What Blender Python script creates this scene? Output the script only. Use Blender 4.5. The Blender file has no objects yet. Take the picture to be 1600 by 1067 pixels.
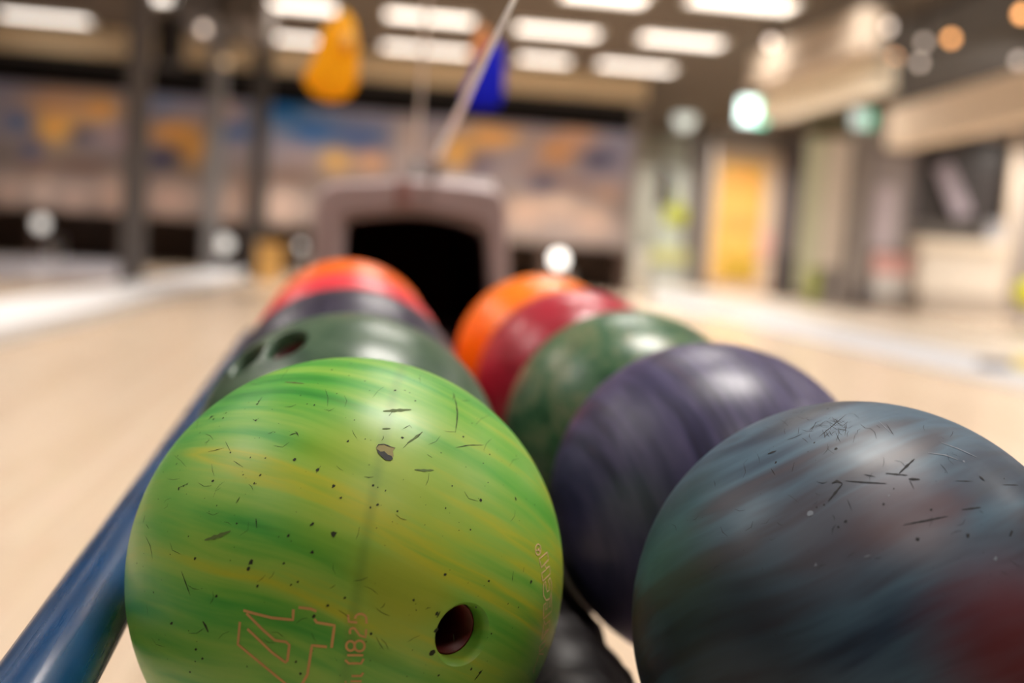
import bpy, bmesh, math, random
from mathutils import Vector, Matrix
random.seed(7)
S = bpy.context.scene
COL = S.collection
R_ = math.radians

# ------------------------------------------------------------------ camera
F = 1697.73                      # focal length in pixels of the 1600 wide frame
YAW, PITCH, ROLL = 0.125314, -0.088276, 0.068
CAM = Vector((0, 0, 0.80))
fw = Vector((math.sin(YAW)*math.cos(PITCH), math.cos(YAW)*math.cos(PITCH), math.sin(PITCH)))
rt0 = Vector((math.cos(YAW), -math.sin(YAW), 0)); up0 = rt0.cross(fw)
rt = rt0*math.cos(ROLL) + up0*math.sin(ROLL)
up = -rt0*math.sin(ROLL) + up0*math.cos(ROLL)
cd = bpy.data.cameras.new('camera'); cam = bpy.data.objects.new('camera', cd); COL.objects.link(cam)
cam.matrix_world = Matrix((( rt.x, up.x, -fw.x, CAM.x), (rt.y, up.y, -fw.y, CAM.y), (rt.z, up.z, -fw.z, CAM.z), (0, 0, 0, 1)))
cd.sensor_width = 36; cd.lens = F*36/1600; cd.clip_start = 0.01; cd.clip_end = 200
cd.dof.use_dof = True; cd.dof.focus_distance = 0.478; cd.dof.aperture_fstop = 3.3
S.camera = cam

# ------------------------------------------------------------------ world, exposure
w = bpy.data.worlds.new('world'); S.world = w; w.use_nodes = True
bg = w.node_tree.nodes['Background']; bg.inputs[0].default_value = (1.0, .93, .86, 1); bg.inputs[1].default_value = 0.05
S.view_settings.view_transform = 'Standard'; S.view_settings.look = 'None'
S.view_settings.gamma = 1; S.view_settings.use_curve_mapping = False
S.view_settings.exposure = 0.0
LAMP_W = 60.0                    # watts of each ceiling light
PANEL_E = 2.6                    # glow of its diffuser

# ------------------------------------------------------------------ helpers
def lin(c):
    return tuple(((x/255)/12.92 if x/255 <= .04045 else (((x/255)+.055)/1.055)**2.4) for x in c)
def mat(name, rgb, rough=.5, metal=0, noise=.12, nscale=30, emit=None, es=0, spec=.5, bump=0, trans=0):
    m = bpy.data.materials.new(name); m.use_nodes = True
    nt = m.node_tree; b = nt.nodes['Principled BSDF']
    c = lin(rgb)
    tc = nt.nodes.new('ShaderNodeTexCoord'); n = nt.nodes.new('ShaderNodeTexNoise')
    n.inputs['Scale'].default_value = nscale; n.inputs['Detail'].default_value = 4
    nt.links.new(tc.outputs['Object'], n.inputs['Vector'])
    r = nt.nodes.new('ShaderNodeValToRGB')
    r.color_ramp.elements[0].position = .3; r.color_ramp.elements[1].position = .7
    r.color_ramp.elements[0].color = tuple(x*(1-noise) for x in c)+(1,)
    r.color_ramp.elements[1].color = tuple(min(1, x*(1+noise)) for x in c)+(1,)
    nt.links.new(n.outputs['Fac'], r.inputs['Fac']); nt.links.new(r.outputs['Color'], b.inputs['Base Color'])
    b.inputs['Roughness'].default_value = rough; b.inputs['Metallic'].default_value = metal
    b.inputs['Specular IOR Level'].default_value = spec
    if trans: b.inputs['Transmission Weight'].default_value = trans
    if bump:
        bn = nt.nodes.new('ShaderNodeBump'); bn.inputs['Strength'].default_value = bump; bn.inputs['Distance'].default_value = .001
        nt.links.new(n.outputs['Fac'], bn.inputs['Height']); nt.links.new(bn.outputs['Normal'], b.inputs['Normal'])
    if emit:
        b.inputs['Emission Color'].default_value = lin(emit)+(1,); b.inputs['Emission Strength'].default_value = es
    return m
def ray(u, v): return rt*((u-800)/F) - up*((v-533.5)/F) + fw
def onz(u, v, z): d = ray(u, v); return CAM + d*((z-CAM.z)/d.z)
def aty(u, v, Y): d = ray(u, v); return CAM + d*(Y/d.y)
def atd(u, v, D): return CAM + ray(u, v)*D

class MB:
    def __init__(s): s.v = []; s.f = []; s.sm = []
    def add(s, vs, fs, smooth=False):
        o = len(s.v); s.v += [tuple(p) for p in vs]; s.f += [tuple(i+o for i in f) for f in fs]; s.sm += [smooth]*len(fs); return s
    def box(s, c, d, M=None):
        x, y, z = d[0]/2, d[1]/2, d[2]/2; c = Vector(c)
        vs = [Vector((sx*x, sy*y, sz*z)) for sx in (-1, 1) for sy in (-1, 1) for sz in (-1, 1)]
        if M: vs = [M @ p for p in vs]
        return s.add([c+p for p in vs], [(0,1,3,2),(4,6,7,5),(0,4,5,1),(2,3,7,6),(0,2,6,4),(1,5,7,3)])
    def bbox(s, c, d, b=.01, M=None):            # bevelled box: chamfered on the four long edges about z and at both caps
        x, y, z = d[0]/2, d[1]/2, d[2]/2; b = min(b, x*.9, y*.9, z*.9); c = Vector(c)
        def ring(k, zz): return [(x-k, y-k-b, zz), (x-k-b, y-k, zz), (-x+k+b, y-k, zz), (-x+k, y-k-b, zz), (-x+k, -y+k+b, zz), (-x+k+b, -y+k, zz), (x-k-b, -y+k, zz), (x-k, -y+k+b, zz)]
        b2 = b*.5
        rs = [ring(b2, -z), ring(0, -z+b2), ring(0, z-b2), ring(b2, z)]
        vs = [Vector(p) for r in rs for p in r]
        if M: vs = [M @ p for p in vs]
        fs = [tuple(reversed(range(8))), tuple(range(24, 32))]
        for k in range(3):
            for i in range(8): fs.append((k*8+i, k*8+(i+1) % 8, (k+1)*8+(i+1) % 8, (k+1)*8+i))
        return s.add([c+p for p in vs], fs)
    def tube(s, pts, rad, n=12, caps=True):
        pts = [Vector(p) for p in pts]; rad = rad if isinstance(rad, (list, tuple)) else [rad]*len(pts)
        vs = []; fs = []; prev = None
        for i, p in enumerate(pts):
            t = (pts[min(i+1, len(pts)-1)] - pts[max(i-1, 0)]).normalized()
            if prev is None:
                a = Vector((0, 0, 1)) if abs(t.z) < .9 else Vector((1, 0, 0)); u = t.cross(a).normalized()
            else: u = (prev - t*prev.dot(t)).normalized()
            prev = u; q = t.cross(u)
            for k in range(n):
                an = 2*math.pi*k/n; vs.append(p + (u*math.cos(an)+q*math.sin(an))*rad[i])
        for i in range(len(pts)-1):
            for k in range(n): fs.append((i*n+k, i*n+(k+1) % n, (i+1)*n+(k+1) % n, (i+1)*n+k))
        if caps: fs.append(tuple(reversed(range(n)))); fs.append(tuple(range((len(pts)-1)*n, len(pts)*n)))
        return s.add(vs, fs, True)
    def lathe(s, prof, c=(0, 0, 0), n=24):
        c = Vector(c); vs = []; fs = []
        for r, z in prof:
            for k in range(n): vs.append(c+Vector((r*math.cos(2*math.pi*k/n), r*math.sin(2*math.pi*k/n), z)))
        for i in range(len(prof)-1):
            for k in range(n): fs.append((i*n+k, i*n+(k+1) % n, (i+1)*n+(k+1) % n, (i+1)*n+k))
        fs.append(tuple(reversed(range(n)))); fs.append(tuple(range((len(prof)-1)*n, len(prof)*n)))
        return s.add(vs, fs, True)
    def build(s, name, m, parent=None, **tags):
        me = bpy.data.meshes.new(name); me.from_pydata(s.v, [], s.f); me.update()
        for p, q in zip(me.polygons, s.sm): p.use_smooth = q
        return link(name, me, m, parent, **tags)
def link(name, me, m, parent=None, **tags):
    o = bpy.data.objects.new(name, me); COL.objects.link(o)
    if m and not me.materials: me.materials.append(m)
    if parent: o.parent = parent
    for k, v in tags.items(): o['category' if k == 'cat' else k] = v
    return o
def thing(name, label, cat, loc=(0, 0, 0), M=None, group=None):
    o = bpy.data.objects.new(name, None); COL.objects.link(o); o.empty_display_size = .05
    if M: o.matrix_world = M
    else: o.location = loc
    o['label'] = label; o['category'] = cat
    if group: o['group'] = group
    return o
def copy_tree(o, loc, label=None):
    c = o.copy(); COL.objects.link(c); c.location = loc
    if label: c['label'] = label
    for ch in list(o.children):
        d = ch.copy(); COL.objects.link(d); d.parent = c
        for g in list(ch.children):
            e = g.copy(); COL.objects.link(e); e.parent = d
    return c

# ------------------------------------------------------------------ room shell
def wood_mat(name, a, b, rough):
    m = bpy.data.materials.new(name); m.use_nodes = True; nt = m.node_tree; bs = nt.nodes['Principled BSDF']
    tc = nt.nodes.new('ShaderNodeTexCoord'); mp = nt.nodes.new('ShaderNodeMapping'); mp.inputs['Rotation'].default_value[2] = R_(90)
    nt.links.new(tc.outputs['Object'], mp.inputs['Vector'])
    br = nt.nodes.new('ShaderNodeTexBrick'); br.inputs['Scale'].default_value = 1
    br.inputs['Brick Width'].default_value = 1.8; br.inputs['Row Height'].default_value = .055; br.inputs['Mortar Size'].default_value = .0008
    br.inputs['Color1'].default_value = lin(a)+(1,); br.inputs['Color2'].default_value = lin(b)+(1,); br.inputs['Mortar'].default_value = lin([x*.7 for x in b])+(1,)
    nt.links.new(mp.outputs['Vector'], br.inputs['Vector'])
    nz = nt.nodes.new('ShaderNodeTexNoise'); nz.inputs['Scale'].default_value = 6
    mp2 = nt.nodes.new('ShaderNodeMapping'); mp2.inputs['Scale'].default_value = (12, .6, 1)
    nt.links.new(tc.outputs['Object'], mp2.inputs['Vector']); nt.links.new(mp2.outputs['Vector'], nz.inputs['Vector'])
    mx = nt.nodes.new('ShaderNodeMixRGB'); mx.blend_type = 'MULTIPLY'; mx.inputs['Fac'].default_value = .12
    nt.links.new(br.outputs['Color'], mx.inputs['Color1']); nt.links.new(nz.outputs['Color'], mx.inputs['Color2'])
    nt.links.new(mx.outputs['Color'], bs.inputs['Base Color'])
    bs.inputs['Roughness'].default_value = rough; bs.inputs['Specular IOR Level'].default_value = .5
    return m
m_floor = wood_mat('maple floor', (222, 200, 176), (214, 190, 164), .24)
m_lane = wood_mat('pale lane boards', (228, 214, 204), (220, 204, 192), .2)
m_ceil = mat('brown painted ceiling', (90, 78, 66), .9, nscale=3)
m_dark = mat('near black paint', (22, 18, 16), .8)
m_tan = mat('tan soffit', (206, 184, 150), .8)
m_grey = mat('grey steel paint', (98, 94, 94), .55, nscale=8)
m_dgrey = mat('dark grey paint', (58, 54, 53), .6)
m_white = mat('white enamel', (232, 230, 226), .4)
m_wallg = mat('warm grey wall paint', (150, 140, 132), .8)

MB().box((0, 13, -.05), (34, 44, .1)).build('floor', m_floor, kind='structure')
MB().box((0, 13, 4.1), (34, 44, .2)).build('ceiling', m_ceil, kind='structure')
MB().box((-16.9, 13, 2), (.2, 44, 4)).build('wall_left', m_wallg, kind='structure')
MB().box((16.9, 13, 2), (.2, 44, 4)).build('wall_right', m_wallg, kind='structure')
MB().box((0, 34.9, 2), (34, .2, 4)).build('wall_back', m_wallg, kind='structure')
MB().box((0, -8.9, 2), (34, .2, 4)).build('wall_front', m_wallg, kind='structure')

YW = 20.4
xl, xr = -16.7, aty(987, 260, YW).x
# tan soffit over the pin machines and the dark recess under it
so = thing('soffit', 'long tan soffit beam under the ceiling above the sky mural', 'soffit', (0, 19.75, 3.5))
MB().box(((xl+xr)/2, .1, .25), (xr-xl, .5, .48)).build('fascia_board', m_tan, so)
MB().box(((xl+xr)/2, .1, -.02), (xr-xl, .56, .05)).build('bottom_lip', m_dark, so)
MB().box(((xl+xr)/2, 20.75, 3.52), (xr-xl, .1, .96)).build('trim_1', m_dark, kind='structure')

# pin machine masking wall: mural print on panels over the open pin decks
blobs = [ # u, v, ru, rv, colour as it looks on the print
 (85,195,42,28,(214,168,100)),(155,170,32,20,(220,172,112)),(90,160,50,20,(196,160,130)),(270,208,42,18,(212,164,108)),(297,232,22,25,(205,160,98)),
 (525,245,22,22,(208,170,112)),(580,250,22,15,(200,160,128)),(770,212,42,18,(212,168,112)),(715,238,24,22,(208,168,106)),(872,236,28,20,(196,152,112)),
 (900,215,30,16,(185,152,132)),(470,225,22,25,(165,145,142)),(30,190,20,15,(95,112,148)),(50,232,15,20,(108,108,130)),(130,211,18,12,(86,88,108)),
 (255,246,26,13,(74,80,108)),(245,165,28,12,(130,142,170)),(365,205,28,13,(84,112,158)),(440,170,34,20,(52,116,170)),(490,205,42,20,(76,116,164)),
 (560,215,48,18,(96,116,158)),(750,256,16,10,(98,92,114)),(850,285,20,14,(78,78,100)),(935,250,26,15,(94,94,116)),(800,190,40,10,(142,136,152)),
 (640,220,24,40,(170,160,158)),(190,215,40,14,(160,142,145)),(350,175,22,18,(170,150,148)),(385,300,16,30,(150,130,120)),
 (15,300,20,24,(192,172,162)),(65,300,20,30,(206,188,178)),(115,312,22,26,(196,176,166)),(175,306,26,30,(190,168,156)),(265,312,32,26,(194,172,162)),
 (350,322,20,30,(186,166,156)),(440,322,30,30,(196,178,168)),(870,322,34,18,(186,168,156)),(925,345,28,20,(184,164,152)),(820,330,30,22,(186,165,152)),(950,300,20,14,(160,136,124)),
 (130,260,40,12,(132,112,104)),(450,275,40,12,(134,116,108)),(850,262,50,10,(150,130,122)),(60,265,30,10,(150,128,116)),(900,290,30,8,(130,110,104))]
def mural_col(u, v, vt):
    t = v-(125+.085*(u-175))
    stops = [(0,(140,142,168)),(50,(148,144,162)),(95,(146,136,142)),(135,(120,108,104)),(175,(168,154,150)),(215,(118,106,100))]
    c = stops[-1][1]
    for (a, ca), (b, cb) in zip(stops, stops[1:]):
        if t <= b: k = max(0, min(1, (t-a)/(b-a))); c = tuple(x+(y-x)*k for x, y in zip(ca, cb)); break
    for (bu, bv, ru, rv, bc) in blobs:
        k = math.exp(-(((u-bu)/ru)**2+((v-bv)/rv)**2)*.9)
        bc = tuple(max(0, min(255, 148+(q-148)*1.35)) for q in bc)
        c = tuple(x+(y-x)*min(1, k*1.25) for x, y in zip(c, bc))
    return c
def px(P):
    d = Vector(P)-CAM; z = d.dot(fw); return 800+F*d.dot(rt)/z, 533.5-F*d.dot(up)/z
m_mural = bpy.data.materials.new('printed mural'); m_mural.use_nodes = True
nt = m_mural.node_tree; at_ = nt.nodes.new('ShaderNodeVertexColor'); at_.layer_name = 'print'
nt.links.new(at_.outputs['Color'], nt.nodes['Principled BSDF'].inputs['Base Color']); nt.nodes['Principled BSDF'].inputs['Roughness'].default_value = .7
MUR_GAIN = 1.12
Z0, Z1 = .86, 3.06
mur = thing('mural', 'wide printed sky mural with tan clouds and blue patches above the pin decks', 'mural', (0, YW, Z0))
nP = 9; pw = (xr-(-9.2))/nP
for i in range(nP):
    x0 = -9.2+pw*i; nx, nz = 26, 38
    vs = []; cs = []
    for j in range(nz+1):
        for k in range(nx+1):
            x = x0+.006+(pw-.012)*k/nx; z = (Z1-Z0)*j/nz
            vs.append((x, 0, z)); u, v = px((x, YW, Z0+z)); cs.append(lin([min(255, q) for q in mural_col(u, v, 0)]))
    fs = [(j*(nx+1)+k, j*(nx+1)+k+1, (j+1)*(nx+1)+k+1, (j+1)*(nx+1)+k) for j in range(nz) for k in range(nx)]
    n0 = len(vs)                                      # a thin board behind the print
    for (x, z) in ((x0+.006, 0), (x0+pw-.006, 0), (x0+pw-.006, Z1-Z0), (x0+.006, Z1-Z0)): vs += [(x, 0, z), (x, .03, z)]; cs += [(.1, .1, .1)]*2
    for q in range(4): a, b = n0+2*q, n0+2*((q+1) % 4); fs.append((a, a+1, b+1, b))
    fs.append((n0+1, n0+3, n0+5, n0+7))
    me = bpy.data.meshes.new('mural_panel'); me.from_pydata(vs, [], fs)
    ca = me.color_attributes.new('print', 'FLOAT_COLOR', 'POINT')
    for q, c in enumerate(cs): ca.data[q].color = tuple(min(1, x*MUR_GAIN) for x in c)+(1,)
    link('mural_panel', me, m_mural, mur)
# the pin decks below: division walls and dark back
MB().box(((xl+xr)/2, 21.6, 1.6), (xr-xl, .1, 3.2)).build('wall_pit', mat('brown pit back', (96, 78, 68), .9), kind='structure')
m_pit = mat('brown pit lining', (92, 72, 62), .8)
for i in range(nP+1):
    MB().bbox((-9.2+pw*i, 20.75, .42), (.16, .9, .82), .02).build('trim_%d' % (i+2), m_pit, kind='structure')

# end wall on the right of the pin machines
MB().box((xr+.06, 22.2, 2), (.12, 3.7, 4)).build('wall_side', m_wallg, kind='structure')

# ------------------------------------------------------------------ lanes and the raised dividers between them
def strip(name, pts_near, pts_far, z0, z1, m, **t):      # raised floor strip between two floor polylines given in plan
    b = MB(); n = len(pts_near); vs = []
    for p, q in zip(pts_near, pts_far): vs += [(p.x, p.y, z0), (q.x, q.y, z0), (p.x, p.y, z1), (q.x, q.y, z1)]
    fs = [(0, 1, 3, 2), (4*(n-1), 4*(n-1)+2, 4*(n-1)+3, 4*(n-1)+1)]
    for i in range(n-1):
        a, c = 4*i, 4*i+4
        fs += [(a+2, a+3, c+3, c+2), (a, c, c+1, a+1), (a, a+2, c+2, c), (a+1, c+1, c+3, a+3)]
    b.add(vs, fs); return b.build(name, m, **t)
m_cap = mat('pale grey plastic', (238, 236, 236), .35)
m_gut = mat('grey gutter plastic', (206, 206, 210), .4)
def V2(u, v, z=0): return onz(u, v, z)
lo = [V2(-160, 560), V2(0, 527), V2(156, 490), V2(250, 464), V2(375, 437), V2(428, 428)]
hi = [V2(-160, 490), V2(0, 478), V2(156, 456), V2(250, 440), V2(330, 428), V2(375, 425)]
strip('lane_divider', lo, hi, 0, .06, m_cap, label='broad white raised divider along the floor left of the bowling balls', cat='divider')
lo2 = [V2(-160, 576), V2(0, 541), V2(156, 502), V2(250, 473), V2(375, 443), V2(430, 432)]
strip('gutter', lo2, [p+Vector((.006, 0, 0)) for p in lo], 0, .012, mat('grey gutter edge', (170, 160, 150), .5), label='narrow grey gutter edge beside the white divider on the left', cat='gutter')
ro = [V2(1020, 474), V2(1150, 502), V2(1300, 540), V2(1450, 575), V2(1640, 618)]
rh = [V2(1020, 452), V2(1150, 478), V2(1300, 511), V2(1450, 541), V2(1640, 580)]
strip('gutter', ro, rh, 0, .03, m_gut, label='grey gutter strip along the floor right of the bowling balls', cat='gutter')
rp = [V2(1020, 444), V2(1150, 462), V2(1300, 488), V2(1450, 514), V2(1640, 548)]
strip('lane_divider', [p+Vector((.02, .05, 0)) for p in rh], rp, 0, .045, mat('cream capping', (244, 228, 208), .35), label='cream raised capping behind the grey gutter on the right', cat='divider')
# far lanes on the left
for k, (a, b, c, d, mm, lab) in enumerate([((-160, 438), (196, 436), (196, 404), (-160, 402), mat('painted lane reflection', (222, 216, 222), .25), 'far lane painted pale with reflected white before the pin decks at the left')]):
    p = [V2(*q) for q in (a, b, c, d)]
    strip('lane_bed', [p[0], p[1]], [p[3], p[2]], 0, .012, mm, label=lab, cat='lane')  # pale tone paints the reflected white of the pin area onto the lane

# ------------------------------------------------------------------ pins standing on the far decks
m_pin = mat('white pin plastic', (240, 238, 232), .3); m_red = mat('red stripe', (170, 30, 30), .4)
prof = [(.026,0),(.030,.01),(.044,.05),(.056,.10),(.0606,.115),(.056,.16),(.040,.21),(.026,.25),(.0235,.275),(.026,.31),(.032,.335),(.0315,.355),(.022,.374),(.006,.381)]
def make_pin(label):
    t = thing('bowling_pin', label, 'bowling pin', group='bowling pins on the far decks')
    MB().lathe(prof, n=14).build('body', m_pin, t); bod = t.children[0]
    MB().lathe([(.0268, .256), (.0246, .262), (.0246, .268), (.0262, .286)], n=14).build('stripe', m_red, bod)
    return t
pin0 = None
sets = [(62, 20.62, 'white bowling pin in the leftmost far set below the mural', 10), (326, 20.62, 'white bowling pin in the far set between the two thinner columns', 3),
        (474, 20.62, 'white bowling pin in the far set left of the ball return hood', 3), (880, 20.62, 'white bowling pin in the bright far set right of the ball return hood', 10)]
for u, Y, lab, n in sets:
    c = aty(u, 400, Y); k = 0
    for row in range(4):
        for j in range(row+1):
            if k >= n: break
            k += 1
            loc = Vector((c.x+(j-row/2)*.17 if n == 10 else c.x+(j-row/2)*.12, Y+row*.15, .0))
            if pin0 is None: pin0 = make_pin(lab); pin0.location = loc
            else: copy_tree(pin0, loc, lab)
def deck_lamp(u, v, Y, r, es, label):
    p = aty(u, v, Y); t = thing('deck_lamp', label, 'lamp', p)
    MB().lathe([(r*math.sin(a_*math.pi/12)+.001, -r*math.cos(a_*math.pi/12)) for a_ in range(13)], n=18).build('globe', mat('white lamp globe', (245, 242, 236), .4, emit=(255, 250, 242), es=es, noise=.01), t)
    MB().lathe([(r*.8, -p.z), (r*.7, -p.z+.03), (.02, -p.z+.05), (.02, -r*.95)], n=14).build('stand', m_dgrey, t)
deck_lamp(873, 405, 20.15, .13, 4.2, 'bright round white lamp right of the ball return hood')
deck_lamp(351, 381, 20.75, .14, 1.1, 'dim round white lamp at the foot of the lighter grey column')
deck_lamp(64, 350, 20.3, .12, .9, 'dim round lamp under the left end of the mural')
deck_lamp(470, 384, 20.2, .05, 1.6, 'small round lamp left of the ball return hood')
m_amber = mat('amber wood', (214, 168, 96), .5)
c = aty(422, 392, 16.95)
t = thing('crate', 'small amber wooden box on the floor beside the dark column', 'box', (c.x, 16.95, 0))
MB().bbox((0, 0, .28), (.36, .3, .56), .02).build('body', m_amber, t)
MB().bbox((0, 0, .575), (.40, .34, .03), .01).build('lid', m_amber, t)

# ------------------------------------------------------------------ columns
def column(u, Y, wdt, m, label):
    c = aty(u, 300, Y)
    t = thing('column', label, 'column', (c.x, Y, 0))
    MB().bbox((0, 0, 1.99), (wdt, wdt, 3.96), .02).build('shaft', m, t)
    MB().bbox((0, 0, .03), (wdt*1.25, wdt*1.25, .06), .01).build('base_plate', m, t)
    MB().bbox((0, 0, 3.93), (wdt*1.3, wdt*1.3, .1), .01).build('cap_plate', m, t)
column(211, 14.3, .25, m_grey, 'thick grey steel column, leftmost of the three left of the balls')
column(333, 18.3, .24, mat('mid grey paint', (128, 126, 127), .55), 'lighter grey steel column, middle one of the three left of the balls')
column(402, 17.4, .26, m_dgrey, 'dark charcoal column, nearest of the three to the ball return hood')

# ------------------------------------------------------------------ ceiling lights
m_panel = mat('glowing diffuser', (255, 248, 238), .5, noise=.02, emit=(255, 246, 236), es=PANEL_E)
m_frame = mat('white light frame', (210, 205, 198), .5)
light_data = {}
def ceiling_light(x, y, wd, dp, label, power=1.0, group='ceiling lights over the lanes', z=4.0, spread=125):
    t = thing('ceiling_light', label, 'ceiling light', (x, y, z), group=group)
    f = MB(); th = .03
    f.box((-wd/2, 0, -.03), (th, dp, .06)).box((wd/2, 0, -.03), (th, dp, .06)).box((0, -dp/2, -.03), (wd, th, .06)).box((0, dp/2, -.03), (wd, th, .06))
    f.build('frame', m_frame, t)
    MB().box((0, 0, -.03), (wd-th, dp-th, .02)).build('diffuser', m_panel, t)
    key = (round(wd, 2), round(dp, 2), power, spread)
    if key not in light_data:
        L = bpy.data.lights.new('tube_glow', 'AREA'); L.shape = 'RECTANGLE'; L.size = wd*.95; L.size_y = dp*.9
        L.energy = LAMP_W*power; L.color = (1.0, .945, .88); L.spread = R_(spread); light_data[key] = L
    lo_ = bpy.data.objects.new('tube_glow', light_data[key]); COL.objects.link(lo_); lo_.parent = t; lo_.location = (0, 0, -.05)
seen = [(70,26,165,'left end of the row, above the tan soffit at the top left'),(268,-4,95,'half cut by the top edge between the thick grey column and the dark column'),(457,6,165,'at the top edge above the orange pennant'),
 (462,60,125,'just left of the orange pennant, lower of two'),(672,26,165,'above the ball return hood, upper of two'),(666,76,165,'above the ball return hood, lower of two'),
 (871,47,160,'right of the slanting white rod, upper of two'),(850,92,110,'right of the slanting white rod, lower of two'),(945,-8,160,'cut by the top edge right of the slanting rod'),
 (1160,2,195,'large one at the top edge above the exit sign'),(1065,62,160,'over the exit sign side, middle of three'),(994,103,150,'lowest of all, right end of the tan soffit')]
for u, v, wpx, lab in seen:
    p = onz(u, v, 3.97); D = (p-CAM).dot(fw)
    ceiling_light(p.x, p.y, (wpx-28)*D/F, .55 if v > 20 else .62, 'ceiling light '+lab.replace('half cut by the top edge between the thick grey column and the dark column', 'half cut by the top edge right of the thick grey column'), .35 if u < 100 else .7, spread=105)
for x, y in ((-9.5, 13.6), (-10, 17.2), (-13, 15)):  # added out of view to brighten the left of the mural
    ceiling_light(x, y, 1.25, .6, 'added unseen light off the left edge over the far lanes', .75, group='added fill lights at the far left')
for x, y in ((10.6, 12.5), (12.6, 15.5), (13.4, 18.5), (9.2, 8.5), (14, 21.0)):  # added out of view to brighten the shop fronts
    ceiling_light(x, y, 1.25, .6, 'added unseen light off the right edge before the shop fronts', 2.2, group='added fill lights at the far right', z=3.9, spread=160)
for u, v in ((1300, 88), (1242, 122)):  # added lights concealed by the beams to lift the door bay
    p = onz(u, v, 3.97); ceiling_light(p.x, p.y, 1.25, .6, 'added fill light hidden behind the dull beige beam at the upper right', 2.0, group='added fill lights behind the beams', spread=165)
for x in (-3.2, .85, 4.2):  # added out of view to lift the near side of the balls
    ceiling_light(x, -1.4, 1.25, .6, 'dim added fill light behind the camera', .24, group='added fill lights behind the camera')
for y in (10.6, 7.6, 4.3, 1.4):
    for x in (-6.5, -3.2, .85, 4.2) + ((7.6,) if y < 5 else ()):
        ceiling_light(x, y, 1.25, .6, 'bright rectangular ceiling light near the camera, out of frame overhead', group='ceiling lights overhead')

def fill_light(u, Y, W, label):  # added fixture without visible glow, brightens the shop front bay
    x = aty(u, 380, Y).x
    t = thing('fill_light', label, 'ceiling light', (x, Y, 4.0), group='added fill lights before the shop fronts')
    MB().lathe([(.17, -.05), (.2, -.05), (.21, -.03), (.2, -.002)], n=24).build('housing', m_dgrey, t)
    MB().lathe([(.15, -.055), (.15, -.052)], n=24).build('lens', m_frame, t)
    L = bpy.data.lights.new('fill_glow', 'AREA'); L.shape = 'DISK'; L.size = .3; L.energy = W; L.color = (1, .95, .89); L.spread = R_(150)
    o = bpy.data.objects.new('fill_glow', L); COL.objects.link(o); o.parent = t; o.location = (0, 0, -.07)
fill_light(1050, 26.8, 135, 'added fill lamp in the ceiling before the pale door')
fill_light(1165, 23.6, 95, 'added fill lamp in the ceiling before the orange vending machine')
fill_light(1235, 23.0, 110, 'added fill lamp in the ceiling before the dark wide pillar')
# ------------------------------------------------------------------ ceiling clutter at the left
c = aty(266, 65, 15.5)
t = thing('speaker', 'dark hanging box between the grey columns under the ceiling', 'speaker', (c.x, 15.5, c.z))
MB().bbox((0, 0, 0), (.34, .3, .62), .03).build('cabinet', m_dgrey, t)
MB().bbox((0, -.155, 0), (.28, .02, .54), .01).build('grille', m_dark, t)
MB().tube([(0, 0, .3), (0, 0, 4.0-c.z)], .03).build('bracket', m_grey, t)
for u, v, wp, mm, lab in ((300, 60, 52, m_grey, 'grey air duct running beside the hanging box'), (376, 60, 52, mat('brown duct', (96, 88, 82), .7), 'brown grey air duct beside the dark column')):
    a = aty(u, v, 14.5); b = aty(u, v, 19); ww = wp*14.5/F
    t = thing('air_duct', lab, 'duct', (a.x, 14.6, 3.7))
    MB().bbox((0, 1.1, 0), (ww, 2.2, .5), .03).build('body', mm, t)
    MB().bbox((0, .02, 0), (ww+.06, .05, .54), .02).build('flange', mm, t)
    MB().bbox((0, 1.6, 0), (ww+.06, .05, .54), .02).build('flange', mm, t)
def spot(u, v, D, r, colr, es, label, ceil=4.0, aim=None, W=700):
    p = atd(u, v, D)
    t = thing('spotlight', label, 'lamp', p)
    b = (CAM-p).normalized(); Mx = b.to_track_quat('Z', 'Y').to_matrix()
    k = MB().lathe([(r*.5, -r*3), (r*1.15, -r*2.6), (r*1.2, -r*.15), (r*1.02, -r*.1)], n=16); k.v = [tuple(Mx @ Vector(q)) for q in k.v]
    k.build('housing', m_dgrey, t)
    k = MB().lathe([(r, -r*.09), (r*.95, 0), (r*.6, r*.18), (r*.1, r*.24)], n=16); k.v = [tuple(Mx @ Vector(q)) for q in k.v]
    k.build('bulb', mat('lamp glow', colr, .5, emit=colr, es=es, noise=.01), t)
    if aim is not None:
        L = bpy.data.lights.new('beam', 'SPOT'); L.energy = W; L.spot_size = R_(75); L.spot_blend = .8; L.shadow_soft_size = 0; L.color = (1, .93, .86)
        o = bpy.data.objects.new('beam', L); COL.objects.link(o); o.parent = t; o.location = (Vector(aim)-p).normalized()*.3; o.rotation_euler = (Vector(aim)-p).to_track_quat('-Z', 'Y').to_euler()
    q = Mx @ Vector((0, 0, -r*2))
    MB().tube([q, (q.x, q.y, ceil-p.z)], .012, 8).build('stem', m_dgrey, t)
ORG = (255, 178, 110); GRY = (232, 214, 200)
AIMS = {1592: (12.5, 22.4, 1.3)}
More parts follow.
